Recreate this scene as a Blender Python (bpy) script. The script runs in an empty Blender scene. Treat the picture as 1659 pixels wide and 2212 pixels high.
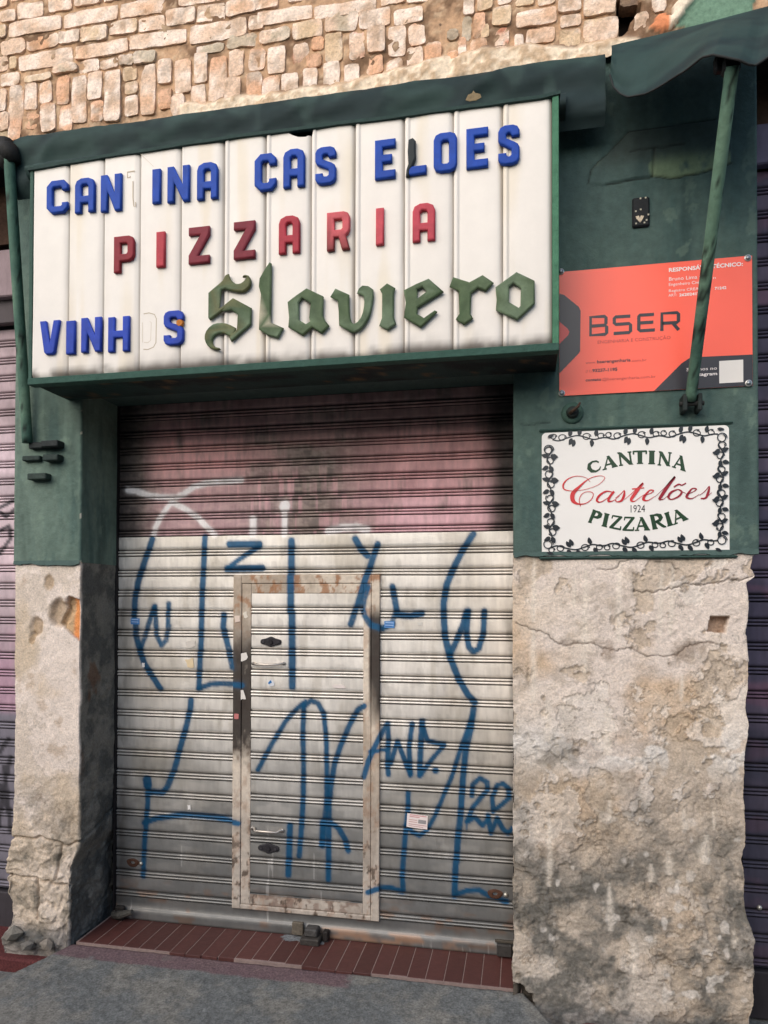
import bpy, math, random
import numpy as np
from mathutils import Matrix, Vector
random.seed(7); np.random.seed(7)
SC = bpy.context.scene
COL = SC.collection
R = math.radians

# ------------------------------------------------------------------ camera
CF, CCY, CYAW, CPIT, CROL, CX, CD, CH = 1514.957, 1277.902, -0.1956, 0.014, -0.0023, 2.0358, 2.947, 1.6055
cam = bpy.data.objects.new('camera', bpy.data.cameras.new('camera'))
COL.objects.link(cam); SC.camera = cam
cam.data.sensor_fit = 'HORIZONTAL'; cam.data.sensor_width = 36
cam.data.lens = 36*CF/1659.0
cam.data.shift_y = (CCY-1106)/1659.0
cam.data.clip_end = 500; cam.data.clip_start = .05
def _dir(a, b, c):
    cc, s = math.cos(CPIT), math.sin(CPIT); v = (a, cc*b-s*c, s*b+cc*c)
    cc, s = math.cos(CYAW), math.sin(CYAW); return Vector((cc*v[0]+s*v[1], -s*v[0]+cc*v[1], v[2]))
fw = _dir(0, 1, 0); up = _dir(0, 0, 1); rt = _dir(1, 0, 0)
M3 = Matrix((rt, up, -fw)).transposed()
cam.matrix_world = Matrix.Translation((CX, -CD, CH)) @ M3.to_4x4() @ Matrix.Rotation(-CROL, 4, 'Z')

# ------------------------------------------------------------------ light
W = bpy.data.worlds.new('World'); SC.world = W; W.use_nodes = True
wn = W.node_tree.nodes; wl = W.node_tree.links
sky = wn.new('ShaderNodeTexSky'); sky.sky_type = 'NISHITA'; sky.sun_disc = False
SUN_EL, SUN_AZ = R(33), R(-26)      # azimuth from the street side, towards the left
sdir = Vector((math.cos(SUN_EL)*math.sin(SUN_AZ), -math.cos(SUN_EL)*math.cos(SUN_AZ), math.sin(SUN_EL)))
sky.sun_elevation = SUN_EL; sky.sun_rotation = math.atan2(sdir.x, sdir.y)
sky.air_density = 1.2; sky.dust_density = 1.6; sky.ozone_density = 1.0
bg = wn['Background']; bg.inputs[1].default_value = 0.15
wl.new(sky.outputs[0], bg.inputs[0])
sun = bpy.data.objects.new('sun', bpy.data.lights.new('sun', 'SUN')); COL.objects.link(sun)
sun.data.energy = 1.75; sun.data.angle = R(70); sun.data.color = (1, .91, .82)
sun.rotation_euler = sdir.to_track_quat('Z', 'Y').to_euler()
SC.view_settings.view_transform = 'Standard'; SC.view_settings.look = 'None'
SC.view_settings.exposure = 0.46; SC.view_settings.gamma = 1
SC.view_settings.use_curve_mapping = False

# ------------------------------------------------------------------ picture <-> place
def ray(u, v):
    u = np.asarray(u, float); v = np.asarray(v, float)
    du, dv = u-829.5, v-1106; c, s = math.cos(CROL), math.sin(CROL)
    u2, v2 = 829.5+c*du+s*dv, 1106-s*du+c*dv
    a, b, e = (u2-829.5)/CF, 1.0, (CCY-v2)/CF
    c, s = math.cos(CPIT), math.sin(CPIT); b, e = c*b-s*e, s*b+c*e
    c, s = math.cos(CYAW), math.sin(CYAW); a, b = c*a+s*b, -s*a+c*b
    return a, b, e
def at(u, v, Y=0.0):
    a, b, e = ray(u, v); t = (Y+CD)/b
    return float(CX+t*a), float(Y), float(CH+t*e)
def atx(u, v, Y=0.0): return at(u, v, Y)[0]
def xz(pts, Y): return [(lambda q: (q[0], q[2]))(at(u, v, Y)) for u, v in pts]
def proj(x, y, z):
    a, b, e = x-CX, y+CD, z-CH
    c, s = math.cos(CYAW), math.sin(CYAW); a, b = c*a-s*b, s*a+c*b
    c, s = math.cos(CPIT), math.sin(CPIT); b, e = c*b+s*e, -s*b+c*e
    u, w = CF*a/b, CCY-1106-CF*e/b
    c, s = math.cos(CROL), math.sin(CROL)
    return 829.5+c*u-s*w, 1106+s*u+c*w

# ------------------------------------------------------------------ noise
def _h(ix, iy, s):
    n = (ix*374761393+iy*668265263+s*1274126177) & 0xffffffff
    n = ((n ^ (n >> 13))*1274126177) & 0xffffffff
    return ((n ^ (n >> 16)) & 0xffff)/65535.0
def vn(x, y, s=0):
    x = np.asarray(x, float)+1000; y = np.asarray(y, float)+1000
    ix = np.floor(x).astype(np.int64); iy = np.floor(y).astype(np.int64)
    fx = x-ix; fy = y-iy; fx = fx*fx*(3-2*fx); fy = fy*fy*(3-2*fy)
    a = _h(ix, iy, s); b = _h(ix+1, iy, s); c = _h(ix, iy+1, s); d = _h(ix+1, iy+1, s)
    return (a*(1-fx)+b*fx)*(1-fy)+(c*(1-fx)+d*fx)*fy
def fbm(x, y, s=0, o=5, g=.5):
    r = 0; a = 1; t = 0
    for i in range(o):
        r = r+a*vn(x*2**i, y*2**i, s+i*17); t += a; a *= g
    return r/t
def ss(a, b, x):
    t = np.clip((x-a)/(b-a), 0, 1); return t*t*(3-2*t)
def mix(a, b, t):
    t = np.asarray(t)[..., None]; return np.asarray(a)*(1-t)+np.asarray(b)*t
def srgb(r, g, b):
    f = lambda c: (c/255/12.92) if c/255 <= .04045 else ((c/255+.055)/1.055)**2.4
    return np.array([f(r), f(g), f(b)])
def seg_dist(px, py, pts):
    d = np.full(px.shape, 1e9)
    for (x0, y0), (x1, y1) in zip(pts[:-1], pts[1:]):
        dx, dy = x1-x0, y1-y0; L = dx*dx+dy*dy+1e-12
        t = np.clip(((px-x0)*dx+(py-y0)*dy)/L, 0, 1)
        d = np.minimum(d, np.hypot(px-x0-t*dx, py-y0-t*dy))
    return d
def inpoly(px, py, poly):
    r = np.zeros(px.shape, bool); n = len(poly)
    for i in range(n):
        x0, y0 = poly[i]; x1, y1 = poly[(i+1) % n]
        if y0 == y1: continue
        c = ((y0 > py) != (y1 > py)) & (px < (x1-x0)*(py-y0)/(y1-y0)+x0); r ^= c
    return r
def wobble(pts, amp, s=0, n=6):
    out = []
    rr = random.Random(s)
    for (x0, y0), (x1, y1) in zip(pts[:-1], pts[1:]):
        for k in range(n):
            t = k/n; out.append((x0+(x1-x0)*t+rr.uniform(-amp, amp), y0+(y1-y0)*t+rr.uniform(-amp, amp)))
    out.append(pts[-1]); return out

# ------------------------------------------------------------------ objects
def link(o, parent=None):
    COL.objects.link(o)
    if parent is not None: o.parent = parent
    return o
def thing(name, label, cat, loc=(0, 0, 0), group=None):
    o = bpy.data.objects.new(name, None); o.empty_display_size = .1; COL.objects.link(o)
    o['label'] = label; o['category'] = cat
    if group: o['group'] = group
    return o
def mesh(name, V, F, m, parent=None, col=None, smooth=False, label=None, kind=None):
    me = bpy.data.meshes.new(name); V = np.asarray(V, float)
    if isinstance(F, np.ndarray):
        n, k = F.shape
        me.vertices.add(len(V)); me.vertices.foreach_set('co', V.ravel())
        me.loops.add(n*k); me.loops.foreach_set('vertex_index', F.ravel().astype(np.int32))
        me.polygons.add(n); me.polygons.foreach_set('loop_start', np.arange(0, n*k, k, dtype=np.int32))
        me.polygons.foreach_set('loop_total', np.full(n, k, dtype=np.int32))
        me.update(calc_edges=True)
    else:
        me.from_pydata([tuple(v) for v in V], [], F); me.update()
    if col is not None:
        a = me.color_attributes.new('Col', 'FLOAT_COLOR', 'POINT')
        c = np.ones((len(V), 4)); c[:, :3] = np.clip(col, 0, 1); a.data.foreach_set('color', c.ravel())
    me.materials.append(m)
    if smooth: me.polygons.foreach_set('use_smooth', np.ones(len(me.polygons), bool))
    o = bpy.data.objects.new(name, me); link(o, parent)
    if label: o['label'] = label
    if kind: o['kind'] = kind
    return o
class MB:
    def __init__(s): s.V = []; s.F = []; s.C = []
    def add(s, V, F, c=None):
        n = len(s.V); s.V += [tuple(v) for v in V]; s.F += [[i+n for i in f] for f in F]
        s.C += [tuple(c) if c is not None else (1, 1, 1)]*len(V); return s
    def box(s, x0, x1, y0, y1, z0, z1, ch=0.0, c=None):
        if ch <= 0:
            V = [(x, y, z) for x in (x0, x1) for y in (y0, y1) for z in (z0, z1)]
            F = [[0, 1, 3, 2], [4, 6, 7, 5], [0, 4, 5, 1], [2, 3, 7, 6], [0, 2, 6, 4], [1, 5, 7, 3]]
            return s.add(V, F, c)
        # chamfered box
        V = []; xs = (x0, x1); ys = (y0, y1); zs = (z0, z1); idx = {}
        for i in (0, 1):
            for j in (0, 1):
                for k in (0, 1):
                    sx, sy, sz = (1-2*i)*ch, (1-2*j)*ch, (1-2*k)*ch
                    idx[i, j, k, 0] = len(V); V.append((xs[i], ys[j]+sy, zs[k]+sz))
                    idx[i, j, k, 1] = len(V); V.append((xs[i]+sx, ys[j], zs[k]+sz))
                    idx[i, j, k, 2] = len(V); V.append((xs[i]+sx, ys[j]+sy, zs[k]))
        F = []
        q = [(0, 0), (0, 1), (1, 1), (1, 0)]
        for i in (0, 1): F.append([idx[i, a, b, 0] for a, b in q][::(1 if i == 0 else 1)])
        for j in (0, 1): F.append([idx[a, j, b, 1] for a, b in q])
        for k in (0, 1): F.append([idx[a, b, k, 2] for a, b in q])
        for a in (0, 1):
            for b in (0, 1):
                F.append([idx[a, b, 0, 0], idx[a, b, 1, 0], idx[a, b, 1, 1], idx[a, b, 0, 1]])
                F.append([idx[a, 0, b, 0], idx[a, 1, b, 0], idx[a, 1, b, 2], idx[a, 0, b, 2]])
                F.append([idx[0, a, b, 1], idx[1, a, b, 1], idx[1, a, b, 2], idx[0, a, b, 2]])
        for i in (0, 1):
            for j in (0, 1):
                for k in (0, 1): F.append([idx[i, j, k, 0], idx[i, j, k, 1], idx[i, j, k, 2]])
        return s.add(V, F, c)
    def tube(s, pts, r, n=12, cap=True, c=None):
        pts = [Vector(p) for p in pts]; V = []; F = []
        rs = r if isinstance(r, (list, tuple)) else [r]*len(pts)
        ref = None
        for i, p in enumerate(pts):
            d = (pts[min(i+1, len(pts)-1)]-pts[max(i-1, 0)]).normalized()
            if ref is None: ref = Vector((0, 0, 1)) if abs(d.z) < .9 else Vector((1, 0, 0))
            a = d.cross(ref).normalized(); b = d.cross(a).normalized(); ref = -b if False else ref
            for k in range(n):
                t = 2*math.pi*k/n; V.append(p+a*math.cos(t)*rs[i]+b*math.sin(t)*rs[i])
        for i in range(len(pts)-1):
            for k in range(n): F.append([i*n+k, i*n+(k+1) % n, (i+1)*n+(k+1) % n, (i+1)*n+k])
        if cap: F.append(list(range(n))[::-1]); F.append([(len(pts)-1)*n+k for k in range(n)])
        return s.add(V, F, c)
    def build(s, name, m, parent=None, smooth=False, label=None, kind=None, normals=True):
        o = mesh(name, s.V, s.F, m, parent, np.array(s.C), smooth, label, kind)
        import bmesh
        bm = bmesh.new(); bm.from_mesh(o.data); bmesh.ops.recalc_face_normals(bm, faces=bm.faces); bm.to_mesh(o.data); bm.free()
        if smooth: o.data.polygons.foreach_set('use_smooth', np.ones(len(o.data.polygons), bool))
        return o
def gridF(nu, nv):   # index = j*nu+i
    i, j = np.meshgrid(np.arange(nu-1), np.arange(nv-1)); a = (j*nu+i).ravel()
    return np.stack([a, a+1, a+nu+1, a+nu], 1)

# ------------------------------------------------------------------ materials
def vmat(name, rough=.8, metal=0., bump=.3, bscale=120., mott=.15, mscale=30., spec=.4, rvar=0., stretch=(1, 1, 1), detail=8, base=None, b2=0., b2scale=20.):
    m = bpy.data.materials.new(name); m.use_nodes = True; N = m.node_tree.nodes; L = m.node_tree.links
    P = N['Principled BSDF']
    tc = N.new('ShaderNodeTexCoord'); mp = N.new('ShaderNodeMapping'); mp.inputs['Scale'].default_value = stretch
    geo = N.new('ShaderNodeNewGeometry'); L.new(geo.outputs['Position'], mp.inputs[0])
    if base is None:
        a = N.new('ShaderNodeAttribute'); a.attribute_name = 'Col'; src = a.outputs['Color']
    else:
        rgb = N.new('ShaderNodeRGB'); rgb.outputs[0].default_value = (*base, 1); src = rgb.outputs[0]
    n1 = N.new('ShaderNodeTexNoise'); n1.inputs['Scale'].default_value = mscale; n1.inputs['Detail'].default_value = detail; n1.inputs['Roughness'].default_value = .65
    L.new(mp.outputs[0], n1.inputs['Vector'])
    mr = N.new('ShaderNodeMapRange'); mr.inputs[1].default_value = .25; mr.inputs[2].default_value = .75
    mr.inputs[3].default_value = 1-mott; mr.inputs[4].default_value = 1+mott; L.new(n1.outputs[0], mr.inputs[0])
    vm = N.new('ShaderNodeVectorMath'); vm.operation = 'SCALE'; L.new(src, vm.inputs[0]); L.new(mr.outputs[0], vm.inputs['Scale'])
    L.new(vm.outputs[0], P.inputs['Base Color'])
    P.inputs['Roughness'].default_value = rough; P.inputs['Metallic'].default_value = metal
    P.inputs['Specular IOR Level'].default_value = spec
    if rvar:
        m2 = N.new('ShaderNodeMapRange'); m2.inputs[1].default_value = .3; m2.inputs[2].default_value = .7
        m2.inputs[3].default_value = rough-rvar; m2.inputs[4].default_value = rough+rvar; L.new(n1.outputs[0], m2.inputs[0]); L.new(m2.outputs[0], P.inputs['Roughness'])
    last = None
    for st, sc in ((bump, bscale), (b2, b2scale)):
        if st > 0:
            n2 = N.new('ShaderNodeTexNoise'); n2.inputs['Scale'].default_value = sc; n2.inputs['Detail'].default_value = 6; n2.inputs['Roughness'].default_value = .7
            L.new(mp.outputs[0], n2.inputs['Vector'])
            b = N.new('ShaderNodeBump'); b.inputs['Strength'].default_value = st; b.inputs['Distance'].default_value = .5/sc
            L.new(n2.outputs[0], b.inputs['Height'])
            if last: L.new(last.outputs[0], b.inputs['Normal'])
            last = b
    if last: L.new(last.outputs[0], P.inputs['Normal'])
    return m
M_plaster = vmat('plaster', .93, bump=.9, bscale=210, mott=.3, mscale=120, spec=.12, b2=.6, b2scale=60)
M_green = vmat('green_masonry_paint', .7, bump=.4, bscale=110, mott=.2, mscale=28, spec=.2, b2=.25, b2scale=12)
M_brick = vmat('old_brick', .95, bump=1.0, bscale=150, mott=.3, mscale=80, spec=.08, b2=.9, b2scale=48)
M_mortar = vmat('crumbling_mortar', .97, bump=.8, bscale=150, mott=.3, mscale=60, spec=.1)
M_slat = vmat('galvanised_slat', .45, .4, bump=.12, bscale=60, mott=.12, mscale=18, spec=.5, rvar=.08, stretch=(1, 1, .35))
M_slatp = vmat('painted_slat', .7, .0, bump=.15, bscale=80, mott=.22, mscale=22, spec=.35, stretch=(1, 1, .4))
M_frame = vmat('painted_rusty_frame', .7, .0, bump=.3, bscale=110, mott=.2, mscale=40, spec=.35)
M_sign = vmat('white_enamel_sheet', .5, bump=.04, bscale=40, mott=.04, mscale=12, spec=.35)
M_letter = vmat('letter_plastic', .62, bump=.12, bscale=130, mott=.22, mscale=26, spec=.25)
M_gothic = vmat('flaking_green_letter', .65, bump=.35, bscale=90, mott=.28, mscale=25, spec=.2)
M_canvas = vmat('awning_canvas', .75, bump=.15, bscale=300, mott=.2, mscale=9, spec=.2)
M_iron = vmat('dark_iron', .7, .2, bump=.5, bscale=90, mott=.4, mscale=50, spec=.4)
M_chrome = vmat('bright_metal', .42, .8, bump=.05, bscale=90, mott=.1, mscale=50)
M_concrete = vmat('rough_concrete', .9, bump=.9, bscale=190, mott=.55, mscale=110, spec=.2, b2=.5, b2scale=40)
M_tile = vmat('red_quarry_tile', .55, bump=.15, bscale=60, mott=.18, mscale=30, spec=.4)
M_grout = vmat('grout', .95, bump=.4, bscale=150, mott=.2, mscale=60, spec=.1)
M_print = vmat('flat_print', .45, bump=0, mott=.05, mscale=40, spec=.4)
M_board = vmat('printed_board', .35, bump=.02, bscale=8, mott=.03, mscale=6, spec=.45)
M_dark = vmat('dark_interior', .9, bump=.1, mott=.2, base=(.01, .01, .012))

# ================================================================== SETTING: ground
YS = .31          # plane of the main roller shutter
def crop(ox, oy, k, pts): return [(ox+x*k, oy+y*k) for x, y in pts]
KA, KB, KC, KD, KE, KF = (164.6, 822.9), (658.3, 795.5), (164.6, 1316.7), (658.3, 1316.7), (164.6, 1659.), (658.3, 1659.)
t3 = 1/3.0
def rg(o, pts): return crop(o[0], o[1], t3, pts)

def ground_col(X, Y):
    n = fbm(X*9, Y*9, 3, 6, .7); n2 = fbm(X*45+Y*20, Y*45, 9, 4, .7); n3 = fbm(X*1.7, Y*1.7, 13, 3)
    c = mix(srgb(104, 106, 105), srgb(120, 118, 112), ss(.4, .68, n)[...])
    c = c*(.5+1.0*n2)[..., None]*(.93+.14*n3)[..., None]
    return mix(c, srgb(165, 158, 145), ss(.74, .84, n2*.6+n*.4)*.6)
# pavement in front of the shops, one sheet, finer close to the doorway
def axis(lo, hi, a, b, fine, coarse):
    p = list(np.arange(a, b, fine)); x = a; st = fine
    while x > lo: st = min(st*1.25, coarse); x -= st; p.insert(0, max(x, lo))
    x = p[-1]; st = fine
    while x < hi: st = min(st*1.25, coarse); x += st; p.append(min(x, hi))
    return np.array(p)
gx = axis(-60, 60, -.8, 3.2, .0085, 6); gy = axis(-3.2, .9, -.6, .2, .0085, .4)
GX, GY = np.meshgrid(gx, gy)
def ramp_mask(X, Y):   # 1 on the concrete ramp of the doorway
    xl = -.06-.42*np.clip(.06-Y, 0, 9)+.012*fbm(X*8, Y*8, 5)
    xr = 2.06+.62*np.clip(.02-Y, 0, .5)
    return ss(-.012, .02, X-xl)*ss(-.012, .02, xr-X)
Z0 = -.135-.02*np.clip(-GY, 0, 3)+.007*(fbm(GX*3, GY*3, 21)-.5)
rm = ramp_mask(GX, GY)
rz = -.012-.055*np.clip(.03-GY, 0, 2)+.008*(fbm(GX*4, GY*4, 22)-.5)
GZ = np.where(GY > .03, -.14, Z0)
GZ = np.maximum(GZ, np.where(GY > .03, -.14, Z0*(1-rm)+np.maximum(rz, Z0)*rm))
GZ = np.where(GY > .06, -.14, GZ)
GZ = GZ+np.where(np.abs(GX-1.2) < 2.4, .006*(fbm(GX*30, GY*30, 31, 4, .65)-.5), 0)
gc = ground_col(GX, GY)
band = ss(-.075, -.06, GY+.012*(fbm(GX*14, GY*14, 77)-.5)*2)*ss(1.33, 1.30, GX)*ss(-.1, -.06, GX)*ss(.3, .5, fbm(GX*9, GY*9, 70)+.12)
gc = mix(gc, srgb(104, 80, 84), band*.8)
edge = np.exp(-((rm-.5)/.25)**2)*(GY < .05)
gc = mix(gc, srgb(55, 58, 50), edge*.8)
moss = ss(.45, .6, fbm(GX*7, GY*7, 90))*ss(.5, .1, rm)*(GX < .1)*(GY > -1.2)*(GX > -1)
gc = mix(gc, srgb(62, 66, 48), moss*.6)
mesh('pavement', np.stack([GX.ravel(), GY.ravel(), GZ.ravel()], 1), gridF(len(gx), len(gy)), M_concrete, col=gc.reshape(-1, 3), smooth=True, kind='structure')
mb = MB(); mb.box(-60, 60, -3.38, -3.2, -.34, -.195, .01, srgb(120, 118, 112)); mb.build('kerb', M_concrete, kind='structure')
mb = MB(); mb.add([(-60, -60, -.33), (60, -60, -.33), (60, -3.38, -.33), (-60, -3.38, -.33)], [[0, 1, 2, 3]], srgb(70, 70, 70)); mb.build('road', M_concrete, kind='structure')

# unseen house front, added behind the camera to close off the low sky
opp = thing('added_house_front', 'plain grey house front added unseen behind the camera to block the low sky', 'house')
mb = MB(); mb.box(-30, 30, -11.5, -11, -.33, 4.6, .02, srgb(120, 114, 106)); mb.build('wall', M_concrete, opp)
mb = MB(); mb.box(-30, 30, -11.0, -9.4, -.33, -.19, .02, srgb(110, 108, 104)); mb.build('far_pavement', M_concrete, kind='structure')
for k in range(-6, 7):
    mb = MB(); mb.box(k*3.4-.9, k*3.4+.9, -10.99, -10.95, .2 if k % 2 else -.1, 2.4, .01, srgb(70, 74, 80)); mb.build('shutter', M_slatp, opp)
    mb = MB(); mb.box(k*3.4-.6, k*3.4+.6, -10.99, -10.93, 3.0, 4.2, .01, srgb(48, 52, 58)); mb.build('window', M_board, opp)

# doorstep of red tiles
step = thing('doorstep', '', ''); del step['label']; del step['category']; step['kind'] = 'structure'
mb = MB(); mb.box(-.03, 2.03, .036, .42, -.14, -.0012, 0, srgb(140, 122, 116)); mb.build('mortar_bed', M_grout, step)
tw = .0785; x = -.02; k = 0
while x < 2.0:
    x1 = min(x+tw-.0034, 2.02)
    mb = MB(); c = srgb(84, 50, 46)*random.uniform(.78, 1.1)
    yf = .037+(0.012*math.sin(x*9) if .45 < x < 1.5 else 0)
    mb.box(x, x1, yf, .36, -.02, random.uniform(-.0003, .0008), .0010, c); mb.build('tile', M_tile, step); x += tw; k += 1
# broken cement smeared over the front edge of the tiles
def smear(name, pts, z, m, c, parent, s=0):
    pts = wobble(pts+[pts[0]], .010, s, 12)[:-1]; n = len(pts)
    cx = sum(p[0] for p in pts)/n; cy = sum(p[1] for p in pts)/n
    V = [(px, py, .0012) for px, py in pts]+[(px+(cx-px)*.25, py+(cy-py)*.25, z*.35) for px, py in pts]+[(cx, cy, z*.5)]
    F = [[i, (i+1) % n, n+(i+1) % n, n+i] for i in range(n)]+[[n+i, n+(i+1) % n, 2*n] for i in range(n)]
    b = MB(); b.add(V, F, c); return b.build(name, m, parent)
cc = srgb(112, 112, 108)
smear('cement_smear', [(.9, .27), (.93, .24), (1.1, .235), (1.13, .26), (1.1, .3), (.92, .3)], .005, M_concrete, srgb(120, 122, 124), step, 5)

# ================================================================== BUILDING
bld = thing('shop_building', 'old whitewashed brick shop front with green painted masonry and crumbling beige plaster piers', 'building')

def pier(name, xl, xr, zb, zt, colf, dispf, edgeL, edgeR, m, parent, st=.005, label=None, ret=.36):
    xs = [];  # perimeter samples (x, y, nx, ny)
    for y in np.arange(ret, 0.004, -st): xs.append((xl, y, -1, 0))
    nfr = max(2, int((xr-xl)/st))
    for i in range(nfr+1):
        x = xl+(xr-xl)*i/nfr; a = 0
        nx, ny = 0, -1
        if i == 0: nx, ny = -.6, -.6
        if i == nfr: nx, ny = .6, -.6
        xs.append((x, 0, nx, ny))
    for y in np.arange(st, ret+.001, st): xs.append((xr, y, 1, 0))
    P = np.array(xs); zz = np.arange(zb, zt+st*.5, st); zz[-1] = zt
    PX, Z = np.meshgrid(P[:, 0], zz); PY, _ = np.meshgrid(P[:, 1], zz); NX, _ = np.meshgrid(P[:, 2], zz); NY, _ = np.meshgrid(P[:, 3], zz)
    side = np.where(PY > 1e-6, np.sign(NX), 0.0)
    S = np.where(side < 0, xl-PY, np.where(side > 0, xr+PY, PX))
    D = dispf(S, Z, side)
    t = np.clip((PX-xl)/(xr-xl), 0, 1)
    dx = edgeL(Z)*(1-t)**3+edgeR(Z)*t**3
    X = PX+NX*D+dx; Y = PY+NY*D*np.where(side == 0, 1, 0)
    Y = np.where(side != 0, PY-0*D, Y)
    c = colf(S, Z, side, D)
    return mesh(name, np.stack([X.ravel(), Y.ravel(), Z.ravel()], 1), gridF(len(P), len(zz)), m, parent, c.reshape(-1, 3), True, label)

def terrace(h, n, sharp=.14):
    q = h*n; f = np.floor(q); r = q-f
    return (f+ss(0.5-sharp, .5+sharp, r))/n
BEI = srgb(228, 213, 200)
# ---- right pier, bare plaster
K5 = lambda pts: xz(crop(1069.8, 1152.1, .3552, pts), 0)
K6 = lambda pts: xz(crop(1069.8, 1700.7, .3552, pts), 0)
cr1 = wobble(K5([(140, 545), (240, 580), (320, 605), (370, 650), (430, 680), (480, 668), (590, 660), (660, 690), (740, 710), (790, 692), (850, 695), (930, 740), (1010, 738), (1130, 730), (1190, 680), (1260, 665), (1350, 655), (1450, 680)]), .0045, 1, 5)
cr2 = wobble(K5([(850, 340), (900, 350), (980, 348), (1060, 330), (1130, 325), (1170, 300), (1250, 305), (1330, 295), (1400, 290), (1440, 268), (1540, 280), (1580, 250)]), .0045, 2, 5)
cr3 = wobble(K5([(630, 210), (700, 215), (745, 200), (760, 165), (840, 150)]), .003, 3, 3)
cr4 = wobble(K5([(980, 160), (1080, 170), (1110, 210)]), .003, 4, 3)
RATH = wobble([(2.0, .03), (2.03, .045), (2.05, .02), (2.075, -.0), (2.085, -.045), (2.06, -.07), (2.0, -.06), (1.9, -.06), (1.9, .03)], .006, 71, 4)
hole = K5([(1340, 492), (1470, 492), (1455, 600), (1330, 590)])
edgeR_pts = [at(u, v, 0) for u, v in [(1634.6, 1187), (1622, 1223), (1631, 1241), (1613, 1255), (1618.6, 1308), (1611.5, 1365), (1620, 1436), (1613, 1525), (1618.6, 1564), (1611.5, 1614), (1613, 1685), (1608, 1718), (1615, 1825), (1606, 1853), (1615, 1900), (1613, 1956), (1634.6, 2027), (1633, 2091), (1634, 2162), (1627, 2230)]]
ez = np.array([p[2] for p in edgeR_pts])[::-1]; ex = np.array([p[0] for p in edgeR_pts])[::-1]
XR = 2.925
def eR(Z): return np.interp(Z, ez, ex)-XR+.012*(fbm(Z*14, Z*0, 5, 4)-.5)
def eL0(Z): return .006*(fbm(Z*11, Z*0, 15, 4)-.5)-.004
drips = [(240, 150, 520, 16), (240, 590, 1010, 20), (553, 230, 830, 22), (485, 230, 430, 12), (757, 170, 640, 18), (1020, 160, 600, 14), (1088, 200, 600, 14), (690, 1060, 1330, 26), (330, 1020, 1250, 30), (1160, 860, 1000, 12)]
drips2 = [(345, 180, 590, 18), (712, 90, 200, 20), (715, 600, 860, 20), (1190, 150, 240, 18), (1090, 400, 520, 24), (975, 480, 560, 22), (1335, 300, 450, 30), (1490, 880, 960, 18), (862, 950, 1160, 18), (1385, 160, 240, 8)]
DR = [(K5([(x, a)])[0], K5([(x, b)])[0], w*.3552/500) for x, a, b, w in drips]+[(K6([(x, a)])[0], K6([(x, b)])[0], w*.3552/500) for x, a, b, w in drips2]
def flk(S, Z, k):
    f = fbm(S*3.4+k, Z*3.4, 141+k, 7, .66)
    return ss(.0, .012, f-(.50+.10*ss(.9, 1.5, Z)-.02)), ss(.014, .0, np.abs(f-(.48+.10*ss(.9, 1.5, Z))))
def dispR(S, Z, side):
    w = fbm(S*3, Z*3, 41, 4)
    h = fbm(S*4.3+w*1.6, Z*4.3+w*1.6, 42, 6, .55)
    low = ss(1.15, .75, Z)
    d = (.005+.004*low)*(terrace(h, 8, .16)-.5)*2+.008*(fbm(S*18, Z*18, 43, 6, .68)-.5)*(1+1.3*low)
    rub = ss(.9, .4, Z)*.009*(np.abs(fbm(S*7, Z*9, 47, 5, .55)-.5)*2)
    d = d-rub
    d = d-.0045*flk(S, Z, 0)[0]-.003*flk(S, Z, 3)[0]
    for c, dep, wd in ((cr1, .004, .0030), (cr2, .006, .0034), (cr3, .003, .003), (cr4, .003, .003)):
        if dep: d = d-dep*np.exp(-(seg_dist(S, Z, c)/wd)**2)
    d = np.where(inpoly(S, Z, hole), d-.045, d)
    d = np.where(inpoly(S, Z, RATH) & (side == 0), d-.05, d)
    return d
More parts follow.
